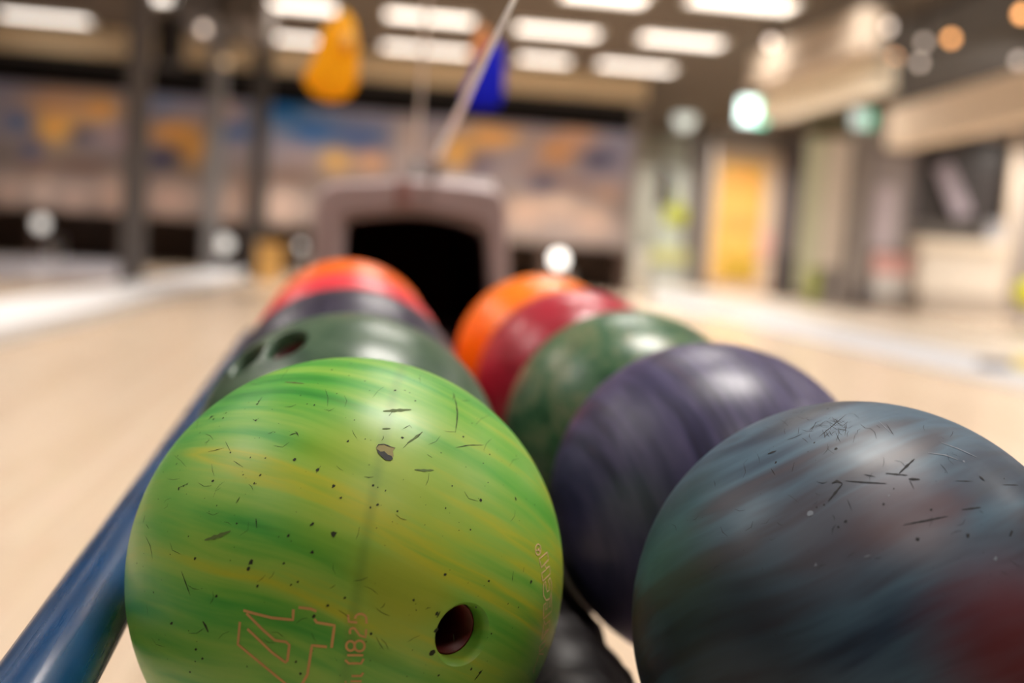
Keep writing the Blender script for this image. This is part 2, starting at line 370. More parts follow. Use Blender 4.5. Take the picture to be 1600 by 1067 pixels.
for u, v, D, r, cc, es, lab in ((1486,60,12,.045,ORG,5.2,'small orange glowing spotlight at the upper right'),(1597,22,12,.05,ORG,6.5,'small orange glowing spotlight at the top right corner'),
    (1398,90,12,.045,(236,176,130),2.6,'dim orange spotlight below the pale lamp at the upper right'),(1205,66,13,.05,GRY,3.2,'pale grey spotlight right of the row of ceiling lights'),
    (1252,90,13,.055,GRY,3.6,'pale grey spotlight on the short beige beam, lower one'),(1290,58,12.6,.045,GRY,2.6,'pale grey spotlight on the short beige beam, upper one'),(1387,42,13,.055,GRY,3.2,'pale lamp at the upper end of the long beige beam'),(1444,66,13,.045,GRY,1.8,'dim pale lamp left of the orange spotlight'),
    (1437,98,13,.045,GRY,2.0,'dim pale lamp below and left of the orange spotlight'),(1592,95,13,.05,GRY,2.2,'pale lamp at the right edge under the corner'),(318,45,13,.05,GRY,2.2,'pale round lamp between the grey columns at the top'),
    (352,97,14,.05,(220,190,150),1.2,'dim tan lamp between the lighter column and the dark column')):
    spot(u, v, D, r, cc, es, lab, aim=AIMS.get(u))

# ------------------------------------------------------------------ beams at the upper right
def lane_beam(u0, v0, z, y0, y1, wd, ht, m, label):
    a = onz(u0, v0, z)
    t = thing('beam', label, 'beam', (a.x, y0, z))
    MB().bbox((0, (y1-y0)/2, 0), (wd, y1-y0, ht), .02).build('beam_body', m, t)
    MB().bbox((0, (y1-y0)/2, -ht/2-.012), (wd+.06, y1-y0, .024), .008).build('bottom_flange', m, t)
    for yy in (y0+.2, y1-.2): MB().tube([(0, yy-y0, ht/2), (0, yy-y0, 3.99-z)], .02, 8).build('hanger', m_dgrey, t)
def beam_px(p0, p1, z, thk, m, label):
    a = onz(*p0, z); b = onz(*p1, z); y0, y1 = min(a.y, b.y), max(a.y, b.y)
    D = (a.y+b.y)/2; x = (a.x+b.x)/2
    t = thing('beam', label, 'beam', (x, y0, z)); ht = thk*D/F
    dirv = Vector((b.x-a.x, b.y-a.y, 0)) if b.y > a.y else Vector((a.x-b.x, a.y-b.y, 0)); L = dirv.length
    Mx = dirv.to_track_quat('Y', 'Z').to_matrix()
    MB().bbox((0, L/2, 0) if False else Mx @ Vector((0, L/2, 0)), (.3, L, ht), .02, Mx).build('beam_body', m, t)
    MB().bbox(Mx @ Vector((0, L/2, -ht/2-.012)), (.36, L, .024), .008, Mx).build('bottom_flange', m, t)
    for yy in (.2, L-.2):
        q = Mx @ Vector((0, yy, 0)); MB().tube([(q.x, q.y, ht/2), (q.x, q.y, 3.99-z)], .02, 8).build('hanger', m_dgrey, t)
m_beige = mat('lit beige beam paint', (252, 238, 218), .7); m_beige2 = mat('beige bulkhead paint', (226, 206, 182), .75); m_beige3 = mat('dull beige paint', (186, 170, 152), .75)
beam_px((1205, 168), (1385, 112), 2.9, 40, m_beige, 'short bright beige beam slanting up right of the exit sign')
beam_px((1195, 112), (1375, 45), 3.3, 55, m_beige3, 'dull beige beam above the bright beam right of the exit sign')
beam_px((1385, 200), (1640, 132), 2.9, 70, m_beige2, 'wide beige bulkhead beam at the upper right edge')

# dark raft under the right part of the ceiling
m_cdark = mat('dark ceiling deck', (72, 69, 68), .85)
t = thing('ceiling_deck', 'dark grey ceiling raft over the right side of the hall', 'ceiling raft', (6.4, 12.9, 3.95))
for i in range(8): MB().bbox((.6+i*1.22, 0, .0), (1.19, 12.4, .07), .02).build('panel', m_cdark, t)

# ------------------------------------------------------------------ wall of shop fronts at the right, in three steps
STEPS = ((985, 1106, 29.0), (1106, 1262, 26.0), (1262, 1790, 22.4))
def wy(u):
    for a_, b_, y_ in STEPS:
        if u < b_: return y_
    return STEPS[-1][2]
def panel(b, u0, v0, u1, v1, off, th=.06):    # upright board whose face stands off metres proud of the wall
    um = (u0+u1)/2; Y = wy(um)-off
    xa, xb = aty(u0, v0, Y).x, aty(u1, v0, Y).x; z1_ = aty(um, v0, Y).z; z0_ = max(0, aty(um, v1, Y).z)
    return b.bbox(((xa+xb)/2, Y+th/2, (z0_+z1_)/2), (abs(xb-xa), th, z1_-z0_), .012)
def center(u, v, off=0): q = aty(u, v, wy(u)-off); return q
m_part = mat('grey brown partition paint', (150, 140, 132), .8)
prev = None
for k, (u0, u1, Y) in enumerate(STEPS):
    x0_ = aty(u0, 380, Y).x; x1_ = aty(u1, 380, Y).x
    if k < 2: x1_ += 3.0            # runs on behind the nearer wall
    MB().box(((x0_+x1_)/2, Y+.1, 2), (x1_-x0_, .2, 4)).build('wall_partition_%d' % (k+1), m_part, kind='structure')
    prev = (x1_, Y)

def wall_thing(name, label, cat, u, v, parts):
    t = thing(name, label, cat)
    for (pn, m, rects) in parts:
        for (u0, v0, u1, v1, off, th) in rects:
            bb = MB(); panel(bb, u0, v0, u1, v1, off, th); bb.build(pn, m, t)
    c = aty(u, v, wy(u))
    for ch in t.children:
        for q in ch.data.vertices: q.co.x -= c.x; q.co.y -= c.y
    t.location = (c.x, c.y, 0)
    return t
m_pale = mat('pale green white panel', (222, 228, 216), .5); m_pgr = mat('sage grey panel', (178, 176, 162), .6)
m_yg = mat('yellow green sign', (206, 210, 60), .5); m_ygp = mat('pale lime band', (216, 216, 150), .5)
m_post = mat('grey post paint', (156, 146, 140), .6); m_dpost = mat('dark post paint', (112, 103, 103), .6)
m_brn = mat('dark brown cloth', (66, 54, 48), .9)
wall_thing('glass_door', 'pale green white door lit from above, left of the exit sign', 'door', 1050, 300, [
    ('door_leaf', m_pale, [(1046, 138, 1088, 440, .06, .05)]), ('side_panel', m_pgr, [(1000, 200, 1044, 440, .06, .05)]),
    ('head_rail', mat('brown head rail', (120, 100, 82), .7), [(1000, 120, 1087, 138, .08, .07)]), ('handle', m_dgrey, [(1049, 300, 1052, 330, .1, .04)])])
wall_thing('coat', 'dark brown coat hanging above the lime green bag on the pale door', 'coat', 1040, 290, [('body', m_brn, [(1031, 270, 1053, 322, .2, .09)]), ('collar', m_brn, [(1036, 262, 1048, 270, .19, .08)])])
wall_thing('bag', 'small lime green bag hanging below the dark coat', 'bag', 1058, 335, [('body', m_yg, [(1042, 324, 1074, 348, .22, .1)]), ('strap', m_yg, [(1056, 300, 1060, 324, .16, .04)])])
wall_thing('bench', 'pale lime topped low counter in front of the pale door', 'counter', 1045, 400, [('top', m_ygp, [(1018, 388, 1078, 414, .6, .3)]), ('front', mat('pale blue grey board', (206, 212, 208), .6), [(1020, 414, 1076, 462, .56, .26)])])
wall_thing('bin', 'small whitish bin at the left end of the lime topped counter', 'bin', 1000, 410, [('body', mat('off white bin', (222, 216, 200), .5), [(989, 396, 1014, 462, .6, .3)]), ('rim', m_white, [(988, 391, 1015, 396, .62, .34)])])
wall_thing('post', 'grey post between the pale door and the orange vending machine', 'post', 1104, 300, [('shaft', m_post, [(1106, 90, 1112, 450, .15, .14)]), ('shaft', m_post, [(1108, 90, 1110, 450, .18, .03)]), ('base_plate', m_dpost, [(1105.5, 440, 1113, 470, .17, .165)])])
wall_thing('pilaster', 'grey wall strip closing the pale door bay on its right', 'post', 1099, 300, [('shaft', m_post, [(1094.5, 40, 1105, 445, .15, .14)]), ('base_plate', m_dpost, [(1094.5, 436, 1105, 470, .17, .165)])])
wall_thing('vending_machine', 'tall orange and yellow vending machine in a beige surround under the exit sign', 'vending machine', 1162, 340, [
    ('surround', mat('beige surround', (232, 206, 182), .6), [(1120, 236, 1222, 470, .12, .1)]),
    ('door', mat('amber glowing front', (232, 186, 96), .45), [(1126, 252, 1198, 440, .18, .06)]),
    ('display', mat('orange picture', (246, 176, 84), .45), [(1138, 266, 1186, 302, .21, .03)]),
    ('label_band', mat('ochre band', (206, 168, 88), .5), [(1132, 335, 1184, 362, .21, .03)]),
    ('tray', mat('mustard tray', (206, 168, 60), .5), [(1130, 398, 1180, 438, .22, .04)]),
    ('side_card', mat('pink card', (240, 188, 176), .5), [(1186, 360, 1206, 402, .21, .03)])])
wall_thing('post', 'dark wide pillar right of the orange vending machine', 'post', 1244, 330, [('shaft', m_dpost, [(1228, 216, 1258, 458, .3, .2)]), ('base_plate', m_dgrey, [(1225, 400, 1258, 475, .36, .26)])])
wall_thing('curtain', 'sage beige curtain panel between the dark pillar and the thin grey post', 'curtain', 1306, 330, [
    ('upper_panel', mat('olive board', (104, 100, 78), .7), [(1264, 178, 1334, 214, .08, .06)]), ('left_cloth', mat('sage cloth', (202, 202, 172), .8), [(1264, 214, 1296, 456, .09, .07)]),
    ('right_cloth', mat('beige cloth', (222, 208, 192), .8), [(1296, 214, 1334, 420, .08, .07)]), ('skirting', m_post, [(1296, 420, 1334, 490, .09, .07)]), ('lime_corner', mat('moss cloth', (170, 180, 84), .8), [(1264, 420, 1282, 470, .14, .04)])])
wall_thing('post', 'thin grey post right of the sage curtain', 'post', 1354, 330, [('shaft', m_post, [(1346, 186, 1362, 468, .25, .15)]), ('base_plate', m_dpost, [(1344, 450, 1363, 490, .28, .22)])])
wall_thing('poster', 'lilac grey poster with a pale streak above the pink sign', 'poster', 1396, 310, [
    ('board', mat('lilac grey board', (158, 148, 146), .7), [(1366, 240, 1426, 394, .06, .05)]), ('streak', mat('pale lilac print', (198, 184, 190), .7), [(1372, 290, 1402, 390, .08, .02)]), ('top_rail', m_dpost, [(1366, 228, 1426, 240, .07, .06)])])
wall_thing('sign', 'pink sign low on the wall left of the white counter', 'sign', 1392, 412, [('face', mat('pink sign face', (244, 190, 184), .5), [(1366, 397, 1428, 430, .1, .06)]), ('edge', m_white, [(1366, 430, 1428, 462, .09, .05)]), ('kick_board', mat('taupe kick board', (170, 158, 148), .7), [(1366, 462, 1428, 500, .08, .05)])])
wall_thing('window_booth', 'dark booth window above the white counter at the right', 'window', 1510, 290, [
    ('pane', mat('dark tinted glass', (62, 57, 56), .3), [(1440, 213, 1584, 352, .07, .05)]), ('head_rail', m_post, [(1430, 204, 1584, 213, .1, .08)]),
    ('sill', mat('brown sill', (96, 88, 82), .6), [(1430, 352, 1584, 372, .12, .1)]), ('mullion', m_dpost, [(1429, 213, 1440, 352, .1, .09)])])
t = thing('pennant', 'pale lilac pennant hanging aslant in front of the dark booth window', 'pennant')
q = [aty(u, v, wy(u)-.24) for u, v in ((1462, 262), (1484, 250), (1520, 332), (1492, 342))]; cc = sum(q, Vector())/4
MB().add([x-cc for x in q]+[x-cc+Vector((0, .03, 0)) for x in q], [(0,1,2,3),(7,6,5,4),(0,4,5,1),(1,5,6,2),(2,6,7,3),(3,7,4,0)]).build('cloth', mat('pale lilac cloth', (160, 148, 156), .8), t)
MB().tube([q[0]-cc, q[1]-cc], .03, 8).build('rod', m_grey, t); MB().tube([(q[1]-cc), (q[1]-cc)+Vector((0, 0, 4-q[1].z))], .008, 6).build('string', m_grey, t); t.location = cc
wall_thing('counter', 'long off white counter under the dark booth window', 'counter', 1512, 430, [
    ('top', mat('cream counter top', (226, 212, 192), .5), [(1436, 376, 1574, 392, .7, .5)]), ('front', mat('off white counter front', (222, 212, 198), .6), [(1440, 392, 1572, 462, .62, .42)]),
    ('plinth', mat('taupe plinth', (178, 166, 154), .7), [(1440, 462, 1572, 530, .6, .38)])])
wall_thing('bag', 'pale grey blue bag standing on the right end of the white counter', 'bag', 1562, 385, [('body', mat('grey blue cloth', (172, 170, 172), .8), [(1544, 352, 1572, 379.5, .62, .15)]), ('flap', mat('grey blue flap', (150, 150, 154), .8), [(1544, 346, 1572, 356, .64, .19)])])
wall_thing('post', 'pale post at the right edge of the frame', 'post', 1592, 300, [('shaft', mat('pale beige post', (206, 188, 168), .6), [(1587, 205, 1602, 505, .3, .15)]), ('base_plate', m_post, [(1584, 480, 1604, 525, .34, .22)])])
# lime ball beside the post
p = aty(1606, 457, 17.0)
t = thing('gym_ball', 'lime yellow ball at the right edge of the frame', 'ball', (p.x, p.y, 0))
MB().lathe([(.22*math.sin(a_*math.pi/16)+.001, p.z-.22*math.cos(a_*math.pi/16)) for a_ in range(17)], n=24).build('ball', mat('lime yellow vinyl', (222, 222, 30), .4), t)
MB().lathe([(.14, 0), (.13, .02), (.03, .05), (.03, p.z-.2)], n=16).build('stand', m_dpost, t)
p = onz(1592, 582, .0)
t = thing('floor_sign', 'yellow wedge on the floor at the right edge', 'wedge', (p.x, p.y, .03))
MB().bbox((.1, 0, .05), (.3, .14, .1), .03).build('body', mat('warning yellow', (250, 222, 110), .5), t)
MB().bbox((-.22, .02, .03), (.28, .12, .06), .02).build('foot', m_dpost, t)
# globe lamp hanging before the pale door
p = aty(1070, 184, 24.6)
t = thing('globe_lamp', 'glowing milky globe lamp hanging before the pale green white door', 'lamp', p)
MB().lathe([(.24*math.sin(a_*math.pi/12)+.001, -.27*math.cos(a_*math.pi/12)) for a_ in range(13)], n=20).build('globe', mat('milky lamp glass', (232, 238, 230), .4, emit=(226, 236, 228), es=.9), t)
MB().tube([(0, 0, .25), (0, 0, 3.99-p.z)], .02, 10).build('stem', m_grey, t)
# exit signs
def exit_sign(u, v, Y, e, label, sx=.42, sz=.3):
    p = aty(u, v, Y)
    t = thing('exit_sign', label, 'exit sign', p)
    MB().bbox((0, .05, 0), (sx+.06, .08, sz+.06), .02).build('case', m_grey, t)
    MB().box((-sx*.18, 0, 0), (sx*.62, .03, sz)).build('white_face', mat('lit white face', (235, 255, 250), .4, emit=(225, 255, 248), es=e), t)
    MB().box((sx*.32, 0, 0), (sx*.36, .03, sz)).build('green_face', mat('lit green face', (120, 226, 190), .4, emit=(90, 225, 185), es=e*.8), t)
    MB().tube([(0, .05, sz/2), (0, .05, 3.99-p.z)], .015, 8).build('hanger', m_grey, t)
exit_sign(1176, 174, 17.5, 3.4, 'bright green and white exit sign hanging above the orange vending machine', .46, .38)
exit_sign(1348, 186, 19.5, .5, 'dim teal exit sign at the left end of the wide beige bulkhead')

# ------------------------------------------------------------------ the ball rack
rd = Vector((-.034822, .998862, .032579)); rr = Vector((.999391, .034725, .003540)); ru = Vector((-.002405, -.032683, .999463))
O = Vector((-.006161, .543455, .630598))
MR = Matrix(((rr.x, rd.x, ru.x, O.x), (rr.y, rd.y, ru.y, O.y), (rr.z, rd.z, ru.z, O.z), (0, 0, 0, 1)))
SEP, RB, PITCHB = .2414, .1079, .216
def loc(x, y, z): return MR @ Vector((x, y, z))
def metal_paint(name, rgb):
    m = mat(name, rgb, .28, .0, .25, 14, spec=.6); nt = m.node_tree; b = nt.nodes['Principled BSDF']
    n = nt.nodes.new('ShaderNodeTexNoise'); n.inputs['Scale'].default_value = 60; n.inputs['Detail'].default_value = 6
    mp = nt.nodes.new('ShaderNodeMapping'); mp.inputs['Scale'].default_value = (3, .12, 3); tc = nt.nodes['Texture Coordinate']
    nt.links.new(tc.outputs['Object'], mp.inputs['Vector']); nt.links.new(mp.outputs['Vector'], n.inputs['Vector'])
    r = nt.nodes.new('ShaderNodeMapRange'); r.inputs['From Min'].default_value = .35; r.inputs['From Max'].default_value = .75; r.inputs['To Min'].default_value = .18; r.inputs['To Max'].default_value = .5
    nt.links.new(n.outputs['Fac'], r.inputs['Value']); nt.links.new(r.outputs['Result'], b.inputs['Roughness'])
    b.inputs['Coat Weight'].default_value = .12; b.inputs['Coat Roughness'].default_value = .15
    return m
m_blue = metal_paint('worn blue enamel', (4, 60, 104))
m_rub = mat('black rubber', (24, 20, 21), .5, nscale=60, bump=.6, spec=.35); m_mat = mat('black felt', (9, 6, 7), .95, spec=.05)
m_steel = mat('grey steel plate', (92, 92, 104), .4, .4)
rack = thing('ball_rack', 'bowling ball return rack with blue tube rails and black center rail under the balls', 'ball rack', M=MR)
AX, AZ, RT = .130, -.030, .0205
for sx, nm in ((-1, 'left'), (1, 'right')):
    x = -AX if sx < 0 else SEP+AX
    MB().tube([(x, -.30, AZ-.10), (x, -.29, AZ-.05), (x, -.265, AZ-.012), (x, -.235, AZ), (x, 0, AZ), (x, .5, AZ), (x, 1.05, AZ)], RT, 28).build('side_rail', m_blue, rack)
cx = .1207
b = MB(); prof_pts = [(-.023, -.056), (-.012, -.045), (.012, -.045), (.023, -.056), (.0495, -.081), (-.044, -.091)]
ys = [-.165+.0065*i for i in range(60)]+[.26, .4, .7, 1.05]
sc = [(.75 if i == 0 else 1)*(1+.03*math.sin(i*.37)+.015*math.sin(i*.83+1)) if i < 60 else 1 for i in range(64)]
dz = [(-.016 if i == 0 else 0)+(-.004+.003*math.sin(i*.41+.6)+.0015*math.sin(i*1.13) if i < 60 else -.003) for i in range(64)]
vs = []; fs = []
for y, s_, q in zip(ys, sc, dz): vs += [(cx+px_*s_, y, pz+q) for px_, pz in prof_pts]
for i in range(len(ys)-1):
    for k in range(6): fs.append((i*6+k, i*6+(k+1) % 6, (i+1)*6+(k+1) % 6, (i+1)*6+k))
fs += [tuple(reversed(range(6))), tuple(range(len(vs)-6, len(vs)))]
b.add(vs, fs, True).build('center_rail', m_rub, rack)
b = MB()
for y in (-.12, -.085): b.lathe([(.012, -.004), (.014, 0), (.010, .004), (.002, .006)], (cx+.006, y, -.048), 14)
b.build('rubber_pad', m_rub, rack)
for sx in (0, 1):
    for dx in ((-.034, .034) if sx == 0 else (-.004, .052)):
        x = sx*SEP+dx; zz = -math.sqrt((RB+.0107)**2-dx*dx)
        MB().tube([(x, -.17, zz), (x, -.12, zz), (x, .5, zz), (x, 1.05, zz)], .0105, 12).build('support_rail', m_dgrey, rack)
for y in (.62, .9):
    MB().bbox((cx, y, -.145), (SEP+2*AX, .05, .04), .008).build('cross_bar', m_steel, rack)
    for x in (-AX, SEP+AX): MB().bbox((x, y, -.085), (.03, .05, .12), .008).build('rail_bracket', m_steel, rack)
    MB().bbox((cx, y, -.105), (.04, .05, .05), .008).build('rail_bracket', m_steel, rack)
# pedestal and legs down to the floor
MB().bbox((cx, .85, -.405), (.30, .28, .48), .03).build('pedestal', m_dgrey, rack)
MB().tube([(cx, .33, -.15), (cx, .33, -.60)], .022, 14).build('leg', m_dgrey, rack)
MB().bbox((cx, .33, -.612), (.22, .16, .02), .006).build('foot_plate', m_steel, rack)
MB().bbox((cx, .85, -.642), (.40, .36, .03), .01).build('foot_plate', m_steel, rack)

# hood at the far end of the rack
m_hood = mat('mauve grey plastic', (168, 147, 147), .45, nscale=6); m_in = mat('dark lining with painted red reflection', (38, 8, 10), .7, spec=.15); m_hood_highlight = mat('pale painted hood highlight', (214, 206, 206), .4)
HY = 1.56
hood = thing('ball_return_hood', 'mauve grey plastic hood with a dark arched mouth behind the bowling balls', 'ball return hood', M=MR @ Matrix.Translation((.0, HY, 0)))
def loc_h(u, v, dy=0):      # picture column/row on the hood's front plane -> hood coordinates
    Mi = (MR @ Matrix.Translation((0, HY, 0))).inverted(); o_ = Mi @ CAM; d_ = (Mi.to_3x3() @ ray(u, v)); k = (dy-o_.y)/d_.y; q = o_+d_*k; return q.x, q.z
outer_px = [(484,520),(487,400),(491,330),(497,300),(507,288),(524,283),(560,282),(600,280),(640,278),(680,280),(720,284),(760,289),(776,293),(787,302),(793,320),(797,400),(802,520)]
inner_px = [(537,520),(538,400),(541,360),(545,351),(552,346),(562,344),(590,341),(620,339),(645,338),(670,340),(700,345),(730,353),(748,361),(756,368),(760,378),(764,430),(768,520)]
outer = [loc_h(*p_) for p_ in outer_px]; inner = [loc_h(*p_) for p_ in inner_px]
n = len(outer); vs = []; fs = []
cxh = sum(p_[0] for p_ in outer)/n
rings = []
def addring(pts, y): rings.append(len(vs)); vs.extend([(x, y, z) for x, z in pts])
mid_in = [(xi*.75+xo*.25, zi*.75+zo*.25) for (xi, zi), (xo, zo) in zip(inner, outer)]
mid_out = [(xi*.12+xo*.88, zi*.12+zo*.88) for (xi, zi), (xo, zo) in zip(inner, outer)]
back = [(cxh+(x-cxh)*.92, z-.03 if z > .1 else z) for x, z in outer]
back2 = [(cxh+(x-cxh)*.80, z-.09 if z > .1 else z) for x, z in outer]
addring(inner, .05); addring(inner, .012); addring(mid_in, 0); addring(mid_out, 0); addring(outer, .02); addring(outer, .18); addring(back, .36); addring(back2, .46)
for a_, b_ in zip(rings, rings[1:]):
    for i in range(n-1): fs.append((a_+i, a_+i+1, b_+i+1, b_+i))
fs.append(tuple(rings[-1]+i for i in range(n)))
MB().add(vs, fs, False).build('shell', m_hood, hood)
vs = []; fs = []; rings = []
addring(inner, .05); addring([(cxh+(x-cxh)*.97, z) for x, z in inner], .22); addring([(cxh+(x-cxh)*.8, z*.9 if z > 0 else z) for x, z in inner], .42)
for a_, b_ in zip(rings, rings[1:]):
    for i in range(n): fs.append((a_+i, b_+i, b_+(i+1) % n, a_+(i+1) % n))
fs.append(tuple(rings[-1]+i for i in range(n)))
MB().add(vs, fs).build('lining', m_in, hood)  # maroon puts the red reflection of the balls into the lining colour
zb = min(z for x, z in outer); x0 = min(x for x, z in outer); x1 = max(x for x, z in outer); zt = max(z for x, z in outer)
MB().bbox(((x0+x1)/2, .23, zb-.02), (x1-x0+.03, .5, .05), .015).build('base_tray', m_mat, hood)
MB().bbox(((x0+x1)/2, .26, (zb-.045-.70)/2-.0), (.26, .36, .70+zb-.05+.045 if False else abs(-.72-(zb-.045))), .02).build('pedestal', m_dgrey, hood)
xa, za = loc_h(735, 286); MB().bbox((xa, .12, za+.002), (.105, .14, .016), .006).build('lid', m_hood_highlight, hood)  # pale slab paints the highlight on the hood's top right
xa, za = loc_h(632, 292); MB().bbox((xa, -.001, za-.012), (.03, .012, .05), .005).build('latch', mat('dull red brown plastic', (150, 110, 106), .5), hood)
MB().bbox(((x0+x1)/2+.0, -.25, zb+.0), (.40, .46, .03), .006).build('ball_ramp', m_mat, hood)

# flag rod on the hood, slanting rod, pennants on strings
def hood_top(u): x, z = loc_h(u, 281); return x, z
m_rod = mat('pale grey rod', (246, 240, 238), .5); m_wrod = mat('white fibreglass rod', (250, 248, 252), .4)
xa, za = loc_h(655, 280); Pw = (MR @ Matrix.Translation((0, HY, 0))) @ Vector((xa, .1, za-.01))
t = thing('flag_rod', 'thin pale upright rod standing on top of the ball return hood', 'rod', Pw)
MB().tube([(0, 0, 0), (.002, .0, 1.2), (.004, 0, 4.0-Pw.z)], .0038, 12).build('rod', m_rod, t)
MB().lathe([(.022, -.002), (.022, .012), (.012, .02), (.009, .05)], n=16).build('socket', m_grey, t)
A = atd(683, 246, 2.22); B = atd(803, 0, .64); dv = (B-A); dv2 = dv.normalized()
t = thing('slanting_rod', 'slender white rod slanting up from the hood towards the top edge', 'rod', A)
MB().tube([(0, 0, 0), tuple(dv*.35), tuple(dv*.7), tuple(dv), tuple(dv*1.12)], [.0070, .0050, .0032, .0017, .0013], 12).build('rod', m_wrod, t)
MB().tube([tuple(-dv2*.09), tuple(dv2*.14)], .008, 12).build('handle', mat('peach grip', (236, 198, 168), .5), t)
MB().tube([tuple(-dv2*.09), tuple(Vector((0, 0, -.045))-dv2*.1)], .012, 12).build('socket', m_grey, t)

def translucent(m, k=.5):
    nt = m.node_tree; b = nt.nodes['Principled BSDF']; out = [x for x in nt.nodes if x.type == 'OUTPUT_MATERIAL'][0]
    tr = nt.nodes.new('ShaderNodeBsdfTranslucent'); mx = nt.nodes.new('ShaderNodeMixShader'); mx.inputs[0].default_value = k
    src = b.inputs['Base Color'].links[0].from_socket
    nt.links.new(src, tr.inputs['Color']); nt.links.new(b.outputs[0], mx.inputs[1]); nt.links.new(tr.outputs[0], mx.inputs[2]); nt.links.new(mx.outputs[0], out.inputs['Surface'])
    return m
translucent(m_rod, .4); translucent(m_wrod, .4)
def pennant(poly, D, th, m, label, painted_glint=None, string_px=None):
    pts = [atd(u, v, D) for u, v in poly]; top = atd(*(string_px or poly[0]), D)
    t = thing('pennant', label, 'pennant', top, group=None)
    n = len(pts); c = sum(pts, Vector())/n; nrm = fw.normalized()
    vs = [c-nrm*th-top]
    for s_, k in ((.55, .92), (.85, .62), (1, 0)): vs += [c+(p_-c)*s_-nrm*th*k-top for p_ in pts]
    vs += [c+(p_-c)*.85+nrm*th*.62-top for p_ in pts]+[c+nrm*th-top]
    fs = [(0, 1+i, 1+(i+1) % n) for i in range(n)]
    for r_ in range(3):
        for i in range(n): fs.append((1+r_*n+i, 1+(r_+1)*n+i, 1+(r_+1)*n+(i+1) % n, 1+r_*n+(i+1) % n))
    e = 1+4*n
    fs += [(1+3*n+i, e, 1+3*n+(i+1) % n) for i in range(n)]
    MB().add(vs, fs, True).build('cloth', m, t)
    if painted_glint:  # pale patch paints a highlight onto the cloth
        q = [atd(u, v, D-.02)-top for u, v in painted_glint]; k = len(q); cc_ = sum(q, Vector())/k
        MB().add(q+[cc_-nrm*.006]+[x+nrm*.006 for x in q], [(i, (i+1) % k, k) for i in range(k)]+[(i, k+1+i, k+1+(i+1) % k, (i+1) % k) for i in range(k)], True).build('painted_glint', mat('pale orange painted highlight', (246, 186, 92), .7), t)
    MB().tube([(0, 0, -.012), (0, 0, 4.0-top.z)], .0012, 6).build('string', m_dgrey, t)
    return t
pennant([(528,22),(540,16),(552,30),(559,60),(560,100),(559,130),(550,148),(535,157),(512,158),(490,148),(474,128),(476,112),(490,90),(499,60),(508,40)], 2.35, .012, translucent(mat('orange cloth', (255, 200, 8), .7, noise=.05), .55), 'orange cloth pennant hanging left of the slanting white rod', painted_glint=[(534,50),(548,48),(554,66),(545,78),(532,72)])
pennant([(775,60),(784,75),(789,105),(787,150),(780,168),(760,172),(738,170),(724,160),(722,146),(735,120),(755,88)], 2.35, .010, translucent(mat('royal blue cloth', (10, 30, 215), .7, noise=.05), .55), 'royal blue cloth pennant hanging just right of the slanting white rod')
pennant([(752,38),(764,46),(762,72),(750,92),(736,96),(734,84),(742,60)], 2.6, .008, translucent(mat('peach cloth', (236, 178, 120), .7, noise=.05), .55), 'small peach pennant partly behind the slanting white rod')

